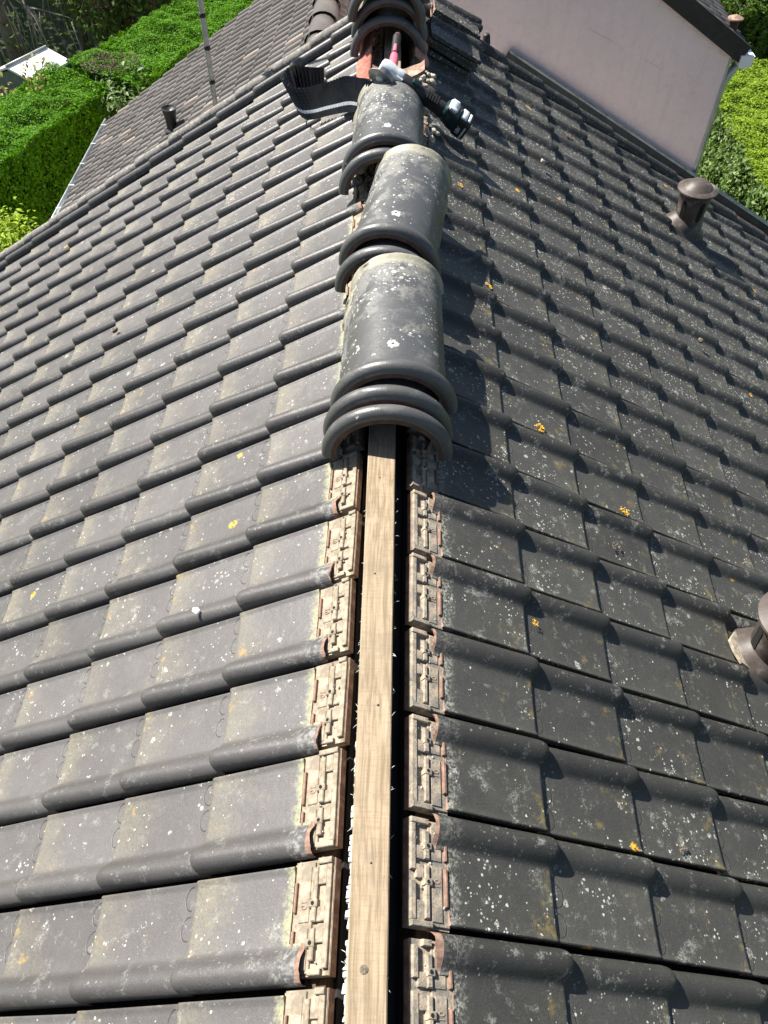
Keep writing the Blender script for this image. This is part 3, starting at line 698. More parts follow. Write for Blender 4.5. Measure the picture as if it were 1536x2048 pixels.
# ------------------------------------------------------------------ loose ridge tiles
def ridge_mesh(var):
    mb = MB(); nA = 40; Lb = .545; rdv = random.Random(var)
    prof = [(0.0, .004), (.0015, .015), (.006, .0225), (.014, .0275), (.023, .0285), (.032, .0262), (.040, .0195), (.046, .011), (.052, .004), (.060, .0008), (.075, 0), (.16, -.001), (.30, -.0025), (.44, -.004), (.515, -.005), (.530, -.0035), (.538, .002), (.545, .0018)]
    AMAX = math.radians(92); vs, fs, mi, sm = [], [], [], []
    def pt(r_x, r_z, a, y): return (r_x*math.sin(a), y, r_z*math.cos(a) - .0)
    def ring(d, y, inner):
        out = []
        for k in range(nA+1):
            a = -AMAX + 2*AMAX*k/nA; t = .0135 if inner else 0
            chip = .010*max(0, mnoise.noise((a*3.1, var*7.3, 2))) if y > .53 else 0
            out.append(pt(.140+d-t, .132+d-t, a, y-chip))
        return out
    outer = [ring(d, y, False) for y, d in prof]
    inner = [ring(min(d, .012), y, True) for y, d in prof]
    n = nA+1
    for r_ in outer + inner: vs += r_
    o2 = len(prof)*n
    def q(a, b_, c, d, m, s_): fs.append((a, b_, c, d)); mi.append(m); sm.append(s_)
    for i in range(len(prof)-1):
        for k in range(nA):
            a = i*n+k; q(a, a+1, a+n+1, a+n, 0, True); q(o2+a, o2+a+n, o2+a+n+1, o2+a+1, 1, True)
        a = i*n; q(a, a+n, o2+a+n, o2+a, 0, False)
        a = i*n+nA; q(a, o2+a, o2+a+n, a+n, 0, False)
    for k in range(nA):
        q(k, o2+k, o2+k+1, k+1, 1, False); a = (len(prof)-1)*n+k; q(a, a+1, o2+a+1, o2+a, 1, False)
    mb.v, mb.f, mb.mi, mb.sm = vs, fs, mi, sm
    return mb.mesh('ridge_tile_shell', ['ridge', 'clayin'], lp=True, sharp=45)
def hole_mesh():
    mb = MB(); z = .1318
    mb.lathe([(.0085, .0), (.0062, .0012), (.0050, .0008)], 14, 0, (0, .125, z)); k = 14
    mb.add([(.0052*math.cos(6.283*i/k), .125+.0052*math.sin(6.283*i/k), z+.0007) for i in range(k)], [tuple(range(k))], 1)
    mb.lathe([(.0028, 0), (.002, .0016), (0, .0018)], 8, 2, (.0005, .125, z+.0004))
    return mb.mesh('screw_hole', ['chip', 'dark', 'clay'])
ME_RT = [ridge_mesh(k) for k in range(4)]; ME_HOLE = hole_mesh()
def ridge_tile(x, y, z, label, rz=0.0, rx=0.0, ry=0.0, var=0, sc=1.0):
    Mx = Matrix.Translation((x, y, z)) @ Euler((math.radians(rx), math.radians(ry), math.radians(rz))).to_matrix().to_4x4() @ Matrix.Diagonal((sc, 1, sc, 1))
    root = bpy.data.objects.new('ridge_tile', None); root.empty_display_size = .1; root.matrix_basis = Mx; link(root)
    tag(root, label, 'ridge tile', 'loose ridge tiles piled along the ridge')
    for nm, me in (('shell', ME_RT[var]), ('screw_hole', ME_HOLE)):
        o = bpy.data.objects.new(nm, me); COL.objects.link(o); o.parent = root
    return root
# pile of three over the open end of the ridge
ridge_tile(.020, 1.420, -.076, 'bottom ridge tile of the pile of three straddling the bare batten', 0.2, 0, 0, 0, 1.03)
ridge_tile(.020, 1.478, -.062, 'middle ridge tile of the pile of three above the bare batten', -.4, .3, 0, 1, 1.03)
ridge_tile(.034, 1.540, -.028, 'lichen-streaked top ridge tile of the pile of three, screw hole showing', -.3, .3, -3.0, 2, 1.02)
# pile of two
ridge_tile(.004, 2.130, -.076, 'ridge tile lying under another in the pile of two with the crooked top tile', -7.0, 0, 0, 3, 1.02)
ridge_tile(.008, 2.215, -.042, 'crooked top ridge tile skewed to one side with a bare screw hole', -8.3, 2.8, 1.0, 1, 1.0)
# pile of two beside the grinder
ridge_tile(-.016, 2.755, -.078, 'ridge tile lying under the white-spotted one behind the angle grinder', 0, 0, 0, 2, 1.02)
ridge_tile(-.012, 2.840, -.052, 'white-spotted top ridge tile with the angle grinder lying across its tail', -1.0, 1.8, -1, 0, 1.0)
# tall stack at the far end
for k, (dy, dz, dx) in enumerate(((0, 0, 0), (.025, .07, .004), (-.01, .15, -.008), (.01, .225, .006), (.03, .30, -.004))):
    ridge_tile(-.028+dx, 3.965+dy, -.062+dz, ('lowest ridge tile of the tall stack near the pink wall', 'second ridge tile up in the tall stack near the pink wall', 'third ridge tile up in the tall stack near the pink wall',
               'fourth ridge tile up in the tall stack near the pink wall', 'topmost ridge tile of the tall stack near the pink wall')[k], random.Random(k).uniform(-1.5, 1.5), 0, 0, k % 4, 1.05)

# ------------------------------------------------------------------ pleated eaves strips (ridge roll)
def ribbon(name, bottom, top, mats, pleat=.0035, per=.011, label=None, cat=None, stripe=None, thick=.0012):
    """pleated strip between two 3D polylines"""
    def resample(P_, n):
        P_ = [Vector(q) for q in P_]; d = [0]
        for a, b_ in zip(P_, P_[1:]): d.append(d[-1]+(b_-a).length)
        out = []
        for i in range(n):
            t = d[-1]*i/(n-1); k = max(j for j in range(len(d)) if d[j] <= t+1e-9); k = min(k, len(P_)-2)
            out.append(P_[k].lerp(P_[k+1], (t-d[k])/max(1e-6, d[k+1]-d[k])))
        return out
    L_ = sum((Vector(b_)-Vector(a)).length for a, b_ in zip(top, top[1:])); n = max(16, int(L_/per)*2+1)
    B_, T_ = resample(bottom, n), resample(top, n); rows = 11; mb = MB(); vs = []
    for i in range(n):
        tg = (B_[min(i+1, n-1)]-B_[max(i-1, 0)]); nrm = tg.cross(T_[i]-B_[i]).normalized()
        for j in range(rows):
            t = j/(rows-1); vs.append(B_[i].lerp(T_[i], t) + nrm*(pleat*(1 if i % 2 else -1)*(.6+.6*t)) + Vector((0, 0, .003*math.sin(i*.35)*t)))
    fs, mi = [], []
    for i in range(n-1):
        for j in range(rows-1): fs.append((i*rows+j, i*rows+rows+j, i*rows+rows+j+1, i*rows+j+1)); mi.append(1 if stripe == j else 2 if (stripe is not None and i % 6 == 1 and j > 3) else 0)
    mb.add(vs, fs); mb.mi = mi
    me = mb.mesh(name, mats); o = obj(name, me); md = o.modifiers.new('thickness', 'SOLIDIFY'); md.thickness = thick
    return tag(o, label, cat)
def smoothpath(P_, n=6):
    P_ = [Vector(q) for q in P_]; out = []
    for i in range(len(P_)-1):
        p0, p1, p2, p3 = P_[max(i-1, 0)], P_[i], P_[i+1], P_[min(i+2, len(P_)-1)]
        for k in range(n):
            t = k/n; out.append(.5*((2*p1)+(p2-p0)*t+(2*p0-5*p1+4*p2-p3)*t*t+(3*p1-p0-3*p2+p3)*t**3))
    return out + [P_[-1]]
bot = [PL(742, 232, .012), PL(705, 224, .012), PL(668, 229, .012), PL(632, 238, .012), PL(612, 238, .018), PL(598, 222, .030), PL(604, 205, .030), PL(628, 196, .026), PL(650, 190, .02)]
hgt = [.115, .125, .125, .12, .125, .14, .135, .115, .10]
lean = [Vector((.0, .05, 0)), Vector((.0, .05, 0)), Vector((0, .05, 0)), Vector((-.01, .05, 0)), Vector((-.06, .04, 0)), Vector((-.07, .03, 0)), Vector((-.05, .06, 0)), Vector((-.02, .06, 0)), Vector((0, .05, 0))]
top_ = [q + Vector((0, 0, h)) + l for q, h, l in zip(bot, hgt, lean)]
ribbon('ridge_roll_strip', smoothpath(bot), smoothpath(top_), ['blackp', 'whitep', 'dust'], -.0085, .021, 'black pleated ridge ventilation strip curled up on the left slope', 'roofing strip', stripe=2)
# red strip still fixed under the stack, left and right of the ridge
for sd, nm, lab in ((-1, 'ridge_roll_strip', 'red pleated ridge strip still fixed on the left of the batten'), (1, 'ridge_roll_strip', 'red pleated ridge strip still fixed on the right under the tall stack')):
    ph = PHL if sd < 0 else PHR; N_ = NL if sd < 0 else NR; xo, xi = (.158, .085) if sd < 0 else (.150, .082)
    ys = (3.50, 4.45) if sd < 0 else (3.88, 4.45); b_, t_ = [], []
    for i in range(12):
        y = ys[0]+(ys[1]-ys[0])*i/11; wv = .006*math.sin(i*1.7)
        b_.append(Vector((sd*(xo+wv), y, -math.tan(ph)*xo)) + N_*.016); t_.append(Vector((sd*xi, y, -math.tan(ph)*xi)) + N_*.034)
    ribbon(nm, b_, t_, ['redp'], .0045, .021, lab, 'roofing strip')

# ------------------------------------------------------------------ hammer-like tool with black and pink grip lying on the batten
hroot = empty('trowel', (.015, 3.44, .024), 'hand trowel with a black and pink rubber grip lying on the batten', 'trowel')
a = PZ(786, 132, .055); b_ = PZ(795, 72, .075)
def along(t, k=0): return a.lerp(b_, t) + Vector((0, 0, k))
mb = MB(); mb.tube([along(t) for t in (.34, .45, .6, .75, .9, .97, 1.0)], [.016, .0185, .0175, .0185, .0195, .018, .013], 16); obj('grip', mb.mesh('grip', ['black'], sharp=60), hroot)
mb = MB(); mb.tube([along(t) for t in (-.08, .1, .25, .36)], [.017, .0195, .019, .0155], 14)
mb.tube([along(.34, .0145), along(.55, .0165), along(.62, .012)], [.009, .007, .002], 10); obj('grip_inlay', mb.mesh('grip_inlay', ['pinkp'], sharp=60), hroot)
mb = MB(); mb.tube([along(.985), along(1.012)], [.0165, .0145], 14); obj('end_cap', mb.mesh('end_cap', ['pinkp'], sharp=40), hroot)
mb = MB(); d_ = (b_-a).normalized(); mb.tube([along(-.08), along(-.2, -.012), along(-.3, -.028)], .006, 8)
q0 = along(-.3, -.03); mb.prism([q0+Vector((-.045, 0, 0)), q0+Vector((.045, 0, 0)), q0+Vector((.02, -.17, 0)), q0+Vector((-.02, -.17, 0))], (0, 0, .003)); obj('blade', mb.mesh('blade', ['steel']), hroot)

# broken ridge-tile shard lying across the batten in front of the trowel
mb = MB(); n = 14; vs, fs = [], []; rds = random.Random(2)
for k in range(n+1):
    t = k/n; x = -.085+.215*t; z = .078-.030*math.sin(math.pi*t)**.8+.012*t; y = 3.415+.03*t
    dpt = .07+.015*mnoise.noise((t*6, 2, 0))
    vs += [(x, y, z), (x, y+dpt, z+.012), (x, y+dpt, z-.004), (x, y, z-.016)]
for k in range(n): fs += [(k*4+j, k*4+(j+1) % 4, k*4+4+(j+1) % 4, k*4+4+j) for j in range(4)]
fs += [(3, 2, 1, 0), (n*4, n*4+1, n*4+2, n*4+3)]
mb.add(vs, [f[::-1] for f in fs]); tag(obj('tile_shard', mb.mesh('tile_shard', ['clay'])), 'curved shard of broken clay tile lying across the batten behind the grinder', 'tile shard')

# ------------------------------------------------------------------ cordless angle grinder
gh = Vector((-.012, 3.375, .105)); gb = PR(908, 236, .085)
ax = (gb-gh).normalized(); gup = (Vector((-.15, -.2, 1)) - ax*ax.dot(Vector((-.15, -.2, 1)))).normalized(); gsd = gup.cross(ax)
GL = (gb-gh).length; G = frame(ax, gsd*.88, gup*.88, gh)
grinder = empty('angle_grinder', gh, 'cordless angle grinder with dark teal body and black battery pack', 'power tool')
def gpart(nm, mb, mats, sharp=45, parent=None):
    me = mb.mesh(nm, mats, sharp=sharp); me.transform(G); return obj(nm, me, parent or grinder)
def section_loft(mb, secs, n=20, mi=0, p=2.6):
    """secs: (x, cy, cz, ry, rz) superellipse sections along x"""
    vs, fs = [], []
    for x, cy, cz, ry, rz in secs:
        for k in range(n):
            t = 2*math.pi*k/n; c_, s_ = math.cos(t), math.sin(t)
            vs.append((x, cy+ry*math.copysign(abs(c_)**(2/p), c_), cz+rz*math.copysign(abs(s_)**(2/p), s_)))
    for i in range(len(secs)-1):
        for k in range(n): fs.append((i*n+k, i*n+(k+1) % n, (i+1)*n+(k+1) % n, (i+1)*n+k))
    fs += [tuple(range(n))[::-1], tuple(range((len(secs)-1)*n, len(secs)*n))]; mb.add(vs, fs, mi, True)
mb = MB(); section_loft(mb, [(-.045, 0, 0, .018, .018), (-.040, 0, .002, .031, .029), (-.02, 0, .004, .037, .035), (.01, 0, .002, .036, .034), (.030, 0, 0, .033, .032), (.05, 0, 0, .034, .033), (.056, 0, 0, .030, .030)])
for k in range(4):
    sy, sz = (-1, 1)[k % 2], (-1, 1)[k//2]; mb.tube([(.03, sy*.024, sz*.022), (.058, sy*.024, sz*.022)], .007, 8)
gpart('gear_head', mb, ['silver'])
mb = MB(); section_loft(mb, [(.056, 0, 0, .031, .031), (.065, 0, 0, .034, .034), (.12, 0, 0, .033, .034), (.17, 0, -.001, .029, .031), (GL-.10, 0, -.002, .027, .029), (GL-.05, 0, -.002, .030, .036), (GL-.035, 0, -.002, .028, .034)])
gpart('body', mb, ['black'])
mb = MB()
for sd in (-1, 1): mb.box((.08, sd*.031-.004, -.012), (.15, sd*.031+.004, .012), 0, bev=.002)
mb.box((.095, -.012, .030), (.135, .012, .041), 0, bev=.003); gpart('slide_switch', mb, ['navy'])
mb = MB()
for k in range(5): mb.box((.17+k*.012, -.0285, .018), (.175+k*.012, .0285, .031), 0)
gpart('cooling_slot', mb, ['dark'])
mb = MB(); section_loft(mb, [(GL-.055, 0, .01, .030, .034), (GL-.045, 0, .012, .040, .046), (GL-.01, 0, .006, .043, .052), (GL+.012, 0, .0, .042, .050), (GL+.016, 0, 0, .036, .044)], p=4)
gpart('tail_housing', mb, ['navy'])
mb = MB(); section_loft(mb, [(GL-.046, 0, .056, .020, .006), (GL-.038, 0, .056, .034, .012), (GL-.012, 0, .054, .036, .014), (GL-.004, 0, .052, .026, .008)], p=3.0)
gpart('tail_cap', mb, ['silver'])
mb = MB(); section_loft(mb, [(GL+.014, 0, -.004, .036, .048), (GL+.020, 0, -.004, .041, .054), (GL+.062, 0, -.008, .041, .055), (GL+.072, 0, -.008, .036, .049)], p=4.5)
bat = gpart('battery', mb, ['black'])
mb = MB(); mb.box((GL+.018, -.030, .046), (GL+.045, .030, .0545), 0, bev=.004); mb.box((GL+.05, -.026, .044), (GL+.062, .026, .0525), 0, bev=.003); gpart('battery_latch', mb, ['whitep'], parent=bat)
# printed label on the battery side: "18V" over a finer line
lm = G @ frame(Vector((0, 0, 1)), Vector((-1, 0, 0)), Vector((0, -1, 0)), Vector((GL+.036, -.0416, -.012)))
obj('battery_label', text_mesh('18V', .026, lm, 'whitep'), bat)
mb = MB()
for k in range(9): mb.box((GL+.054, -.0419, -.046+k*.0078), (GL+.061, -.0410, -.0405+k*.0078), 0)
gpart('battery_label', mb, ['whitep'], parent=bat)
# guard, flange and cutting disc on the left of the head
dn = Vector((-.62, -.55, -.25)); dn = (dn - ax*ax.dot(dn)).normalized(); dx_ = dn.orthogonal().normalized(); dy_ = dn.cross(dx_)
D = frame(dx_, dy_, dn, gh - ax*.022 + dn*.034)
mb = MB(); mb.lathe([(.006, .010), (.052, .010), (.0525, .0115), (.052, .013), (.006, .013)], 36); me = mb.mesh('cutting_disc', ['steel'], sharp=30); me.transform(D); obj('cutting_disc', me, grinder)
mb = MB(); mb.lathe([(.006, .013), (.016, .013), (.016, .019), (.009, .022), (0, .022)], 20); me = mb.mesh('flange_nut', ['silver'], sharp=30); me.transform(D); obj('flange_nut', me, grinder)
mb = MB(); n = 22; vs, fs = [], []
for k in range(n+1):
    t = math.radians(20+190*k/n)
    for r_, z_ in ((.014, -.002), (.060, -.002), (.0605, .020), (.0585, .020), (.0585, .0), (.014, .0)): vs.append((r_*math.cos(t), r_*math.sin(t), z_))
for k in range(n): fs += [(k*6+j, k*6+(j+1) % 6, k*6+6+(j+1) % 6, k*6+6+j) for j in range(6)]
mb.add(vs, fs, 0, True); me = mb.mesh('disc_guard', ['steel'], sharp=30); me.transform(D); obj('disc_guard', me, grinder)

# ------------------------------------------------------------------ stacked loose roof tiles on the right of the ridge
tv = np.array(TV)
for st, (px, py, n, labs) in enumerate(((892, 108, 4, 'in the stack on the right slope below the tall ridge tile stack'), (905, 52, 3, 'in the small stack against the verge beside the pink wall'))):
    base = PR(px, py, .0); nth = ('lowest', 'second', 'third', 'topmost') if n == 4 else ('lowest', 'middle', 'topmost')
    for k in range(n):
        q = Matrix.Translation(base + NR*(.032+.021*k) + Vector((rd.uniform(-.012, .012), rd.uniform(-.012, .012), 0))) @ frame(S_R, U_R, NR, (0, 0, 0)) @ Euler((0, 0, math.radians(rd.uniform(-4, 4)))).to_matrix().to_4x4() @ Matrix.Translation((.15, .07, 0))
        o = obj('loose_roof_tile', ME_T[('R', 0)], None, q); tag(o, nth[k] + ' loose dark roof tile ' + labs, 'roof tile', 'loose roof tiles stacked by the ridge')

# ------------------------------------------------------------------ mortar crumbs, moss, lichen cushions, paint chip
def lump(mb, c, r, seed, flat=.6, mi=0, N=Vector((0, 0, 1))):
    bm = bmesh.new(); bmesh.ops.create_icosphere(bm, subdivisions=2, radius=1.0); vs = []
    t = N.orthogonal().normalized(); s_ = N.cross(t)
    for v in bm.verts:
        k = r*(1+.45*mnoise.noise(v.co*1.7+Vector((seed, seed*.7, 0)))+.2*mnoise.noise(v.co*4+Vector((0, seed, 0))))
        vs.append(Vector(c) + (t*v.co.x + s_*v.co.y)*k + N*(v.co.z*k*flat))
    mb.add(vs, [tuple(v.index for v in f.verts) for f in bm.faces], mi, True); bm.free()
mb = MB(); rdl = random.Random(8)  # crumbs
for (u, v, n, sp_) in ((848, 150, 16, 14), (862, 165, 8, 10), (858, 232, 8, 7), (862, 272, 6, 7), (852, 215, 5, 5)):
    for k in range(n):
        c = PR(u+rdl.gauss(0, sp_), v+rdl.gauss(0, sp_*1.1), .012+rdl.uniform(0, .02)); lump(mb, c, rdl.uniform(.006, .017), rdl.random()*50, .7, 0, NR)
tag(obj('mortar_rubble', mb.mesh('mortar_rubble', ['mortar'])), 'crumbs of broken ridge mortar beside the angle grinder', 'rubble', kind='stuff')
for (u, v, r_, lab, fn, N_) in ((1086, 323, .013, 'small round pale pebble resting on the right slope', PR, NR), (1402, 681, .013, 'small brown moss ball on a tile below the capped vent', PR, NR), (230, 660, .014, 'dark moss crumb on the left slope tiles', PL, NL)):
    mb = MB(); lump(mb, fn(u, v, .008 if r_ < .0135 else .0), r_, u*.01, .75, 0, N_)
    tag(obj('moss_ball', mb.mesh('moss_ball', ['mortar' if u == 1086 else 'moss'])), lab, 'moss')
c = PL(392, 1222, .012); mb = MB(); mb.prism([c+Vector(q) for q in ((-.008, -.004, .004), (.003, -.009, .000), (.010, .003, -.001), (.004, .010, .001), (-.007, .006, .005))], NL*.002)
tag(obj('paint_chip', mb.mesh('paint_chip', ['chip'])), 'white flake lying on a tile roll of the left slope', 'flake')
def lichen_patch(px, side, rad, mat, name, label, seed):
    """low warty cushion of lichen growing on a tile"""
    c = (PL if side == 'L' else PR)(px[0], px[1], -.015); S, U, N = slope_axes(side); mb = MB(); r2 = random.Random(seed)
    for k in range(26):
        a = r2.uniform(0, 6.283); d = rad*math.sqrt(r2.random()); d = max(d, rad*.35) if name == 'lichen_rosette' else d
        lump(mb, c + S*d*math.cos(a)*1.15 + U*d*math.sin(a), r2.uniform(.10, .24)*rad, r2.random()*90, .30, 0, N)
    return tag(obj(name, mb.mesh(name, [mat])), label, 'lichen')
lichen_patch((1080, 855), 'R', .017, 'olichen', 'lichen_rosette', 'large bright yellow-orange lichen rosette on the right slope', 1)
lichen_patch((1250, 1022), 'R', .016, 'olichen', 'lichen_rosette', 'orange lichen rosette with a dark centre beside a roll', 2)
lichen_patch((1071, 1245), 'R', .009, 'olichen', 'lichen_rosette', 'small orange lichen blob at the edge of a first-course tile', 3)
lichen_patch((978, 571), 'R', .014, 'olichen', 'lichen_rosette', 'orange lichen patch in the sun beside the pile shadow', 4)
lichen_patch((921, 370), 'R', .014, 'olichen', 'lichen_rosette', 'orange lichen ring just below the grinder', 5)
lichen_patch((396, 264), 'L', .022, 'olichen', 'lichen_rosette', 'rusty orange lichen patch along the left verge', 6)
lichen_patch((1332, 372), 'R', .013, 'olichen', 'lichen_rosette', 'orange lichen tuft close to the capped vent', 7)
lichen_patch((1235, 1095), 'R', .017, 'moss', 'moss_cushion', 'round brown moss cushion on the right slope', 8)
lichen_patch((1367, 1697), 'R', .014, 'moss', 'moss_cushion', 'oval rust-brown moss cushion low on the right slope', 9)
lichen_patch((1138, 272), 'R', .025, 'moss', 'moss_cushion', 'dark brown moss cushion near the pink wall flashing', 10)

# ------------------------------------------------------------------ simple plain-tile field for the neighbours' roofs
def tile_field(name, O, S, U, N, ns, nu, L_, W_, mat, parent, bowl=.022):
    """joined interlocking tiles: S down slope, U across"""
    prof = [(0, 0), (.45, -.001), (.62, .004), (.74, bowl*.8), (.84, bowl), (.93, bowl*.7), (1.0, -.004)]
    npf = len(prof); loc = []
    for s, dz in ((-.02, 0), (L_*.9, .014), (L_, .010)):
        for u, h in prof: loc.append((s, u*W_, h*(1 if s < L_ else .8)+dz))
    for u, h in prof: loc.append((L_, u*W_, h*.5-.012))
    loc = np.array(loc); q = []
    for i in range(3):
        for j in range(npf-1): q.append((i*npf+j, (i+1)*npf+j, (i+1)*npf+j+1, i*npf+j+1))
    q = np.array(q); Vs, Qs, tr = [], [], []; S, U, N, O = [np.array(k) for k in (S, U, N, O)]
    k = 0
    for i in range(ns):
        for j in range(nu):
            o = O + S*(i*L_) + U*(j*W_) + N*rng.uniform(0, .004)
            Vs.append(o + loc[:, :1]*S + loc[:, 1:2]*U + loc[:, 2:]*N); Qs.append(q+k*len(loc)); tr.append(np.full(len(loc), rng.random())); k += 1
    me = soup(name, np.concatenate(Vs), np.concatenate(Qs), [mat], {'tr': ('POINT', np.concatenate(tr))})
    return tag(obj(name, me, parent), kind='stuff')

# ------------------------------------------------------------------ brown-roofed neighbour on the left
gz = -2.2; g0 = PZ(222, 240, gz); mS = .6814; phB = math.atan(mS)
bro = empty('neighbour_house', (-1.6, 6.5, GZ), 'low neighbouring house with a brown small-tiled roof and zinc gutter', 'house')
SB = Vector((-math.cos(phB), 0, -math.sin(phB))); NB_ = Vector((-math.sin(phB), 0, math.cos(phB)))
xr = -.50; zr = gz + mS*(xr-g0.x); ridge0 = Vector((xr, 4.98, zr)); slen = (g0.x-xr)/SB.x
ye = g0.y; LB = .158; WB = .108
tile_field('brown_roof_tiles', Vector((xr, ye, zr)), SB, Vector((0, -1, 0)), NB_, int(slen/LB)+1, int((ye-4.98)/WB), slen/(int(slen/LB)+1), WB, 'brownroof', bro, .020)
SBr = Vector((math.cos(phB), 0, -math.sin(phB))); NBr = Vector((math.sin(phB), 0, math.cos(phB)))
tile_field('brown_roof_tiles', Vector((xr, 4.98, zr)), SBr, Vector((0, 1, 0)), NBr, 3, int((ye-4.98)/WB), LB, WB, 'brownroof', bro, .020)
mb = MB()
q = [Vector((g0.x+.10, 0, GZ-.02)), Vector((-.02, 0, GZ-.02)), Vector((-.02, 0, zr-.06-mS*(.48))), Vector((xr, 0, zr-.06)), Vector((g0.x+.10, 0, gz-.04))]
mb.prism([k+Vector((0, 5.02, 0)) for k in q], (0, ye-5.12, 0)); obj('wall', mb.mesh('wall', ['wallw']), bro)
for k in range(9):                                       # ridge caps
    mb = MB(); n = 9; vs, fs = [], []
    for y, r_ in ((0, .105), (.03, .108), (.05, .094), (.36, .085)):
        for j in range(n+1):
            a = math.pi*(-.5+j/n)*1.05; vs.append((r_*math.sin(a), y, r_*math.cos(a)*.85))
    for i in range(3):
        for j in range(n): fs.append((i*(n+1)+j, i*(n+1)+j+1, (i+1)*(n+1)+j+1, (i+1)*(n+1)+j))
    mb.add(vs, fs, 0, True); o = obj('ridge_cap', mb.mesh('ridge_cap', ['brownroof']), bro, Matrix.Translation((xr, 5.0+k*.33, zr-.02)))
# half-round zinc gutter with brackets
mb = MB(); vs, fs = [], []; n = 10
for y in (4.9, ye+.05):
    for j in range(n+1):
        a = math.pi*j/n; vs.append((g0.x-.030-.042*math.cos(a), y, gz-.02-.042*math.sin(a)))
for j in range(n): fs.append((j, j+1, n+2+j, n+1+j))
mb.add(vs, fs, 0, True); gm = mb.mesh('gutter', ['zinc']); gu = obj('gutter', gm, bro); gu.modifiers.new('thickness', 'SOLIDIFY').thickness = .004
mb = MB(); mb.tube([(g0.x-.072, 4.9, gz-.015), (g0.x-.072, ye+.05, gz-.015)], .009, 8); obj('gutter_bead', mb.mesh('gutter_bead', ['zinc']), gu)
for k in range(8):
    mb = MB(); y = 5.1+k*(ye-5.2)/7; mb.box((g0.x-.080, y, gz-.012), (g0.x+.03, y+.022, gz-.006)); obj('gutter_bracket', mb.mesh('gutter_bracket', ['zinc']), gu)
# small dark cowl on the brown roof
vb = hit(346, 262, NB_, NB_.dot(Vector((xr, 0, zr))))
mb = MB(); mb.lathe([(.050, -.06), (.052, .10), (.060, .16), (.072, .20), (.074, .206), (.066, .206), (.056, .19), (.0, .17)], 26); mb.lathe([(.078, -.05), (.074, .012), (.055, .03)], 26)
vv = obj('roof_vent', mb.mesh('roof_vent', ['ventd'], sharp=40), bro, Matrix.Translation(vb) @ Matrix.Diagonal((.8, .8, .85, 1)))

# ------------------------------------------------------------------ antenna mast fixed behind the verge
mx = PY(432, 216, 4.98); mast = empty('antenna_mast', mx - Vector((0, 0, .9)), 'grey galvanised antenna mast rising behind the left verge', 'mast')
mb = MB(); mb.tube([mx-Vector((0, 0, .9)), mx+Vector((0, 0, 2.6))], .0155, 14); obj('pole', mb.mesh('pole', ['galv']), mast)
for k, (u, v) in enumerate(((423, 163), (411, 95), (401, 30))):
    q = PY(u, v, 4.98); mb = MB(); mb.lathe([(.0158, -.012), (.0185, -.010), (.0185, .010), (.0158, .012)], 14, o=(mx.x, mx.y, q.z)); obj('clamp_band', mb.mesh('clamp_band', ['black']), mast)
mb = MB(); mb.box((mx.x-.02, mx.y-.30, mx.z-.55), (mx.x+.02, mx.y-.012, mx.z-.52)); mb.box((mx.x-.02, mx.y-.30, mx.z-.85), (mx.x+.02, mx.y-.012, mx.z-.82)); obj('wall_bracket', mb.mesh('wall_bracket', ['galv']), mast)

# ------------------------------------------------------------------ pink neighbour on the right
YW = 5.78
pink = empty('pink_house', (1.0, 6.8, GZ), 'pink rendered house with its blank gable rising behind the roof', 'house')
ct = PY(1466, 106, YW); vt = PY(1338, 0, YW); mP = (vt.z-ct.z)/(ct.x-vt.x); phP = math.atan(mP); xL = -.06; zA = ct.z + mP*(ct.x-xL); YE = 10.2
mb = MB(); pts = [Vector((xL, YW, GZ-.02)), Vector((ct.x, YW, GZ-.02)), Vector((ct.x, YW, ct.z)), Vector((xL, YW, zA))]
mb.prism(pts, (0, YE-YW, 0)); obj('wall', mb.mesh('wall', ['pink']), pink)
SP = Vector((math.cos(phP), 0, -math.sin(phP))); NP = Vector((math.sin(phP), 0, math.cos(phP)))
topP = Vector((xL, YW, zA)); lenP = (ct.x-xL)/SP.x + .06
mb = MB(); Mx = frame(SP, Vector((0, 1, 0)), NP, topP); mb.box((-.05, -.035, -.020), (lenP, -.003, .092), M=Mx); obj('verge_board', mb.mesh('verge_board', ['fascia']), pink)
mb = MB(); mb.box((-.05, -.003, .003), (lenP-.01, YE-YW+.03, .05), M=Mx); obj('roof_deck', mb.mesh('roof_deck', ['fascia']), pink)
tile_field('brown_roof_tiles', topP + NP*.060 + SP*(-.03), SP, Vector((0, 1, 0)), NP, int(lenP/LB)+1, int((YE-YW)/WB), LB*(lenP+.02)/((int(lenP/LB)+1)*LB), WB, 'brownroof', pink, .020)
e_ = topP + SP*lenP
mb = MB(); x0 = e_.x
mb.prism([Vector((x0-.005, YW-.05, e_.z+.03)), Vector((x0-.005, YW-.05, e_.z-.035)), Vector((x0+.030, YW-.05, e_.z-.05)), Vector((x0+.075, YW-.05, e_.z-.035)), Vector((x0+.085, YW-.05, e_.z+.03))], (0, YE-YW+.1, 0)); gP = obj('gutter', mb.mesh('gutter', ['white']), pink)
mb = MB(); pth = [(x0+.03, YW+.06, e_.z-.04), (x0-.01, YW+.05, e_.z-.12), (ct.x+.012, YW+.045, e_.z-.2), (ct.x+.012, YW+.045, GZ)]
mb.tube(pth, .028, 10); obj('downpipe', mb.mesh('downpipe', ['zinc']), pink)
mb = MB(); mb.box((ct.x-.012, YW-.004, GZ), (ct.x+.004, YW+.02, ct.z-.02)); obj('corner_bead', mb.mesh('corner_bead', ['zinc']), pink)
tv_ = topP + SP*(lenP-.11) + NP*.08 + Vector((0, .14, 0))
mb = MB(); mb.lathe([(.030, -.08), (.030, .055), (.034, .06)], 18); pv = obj('roof_vent', mb.mesh('roof_vent', ['clayin'], sharp=40), pink, Matrix.Translation(tv_))
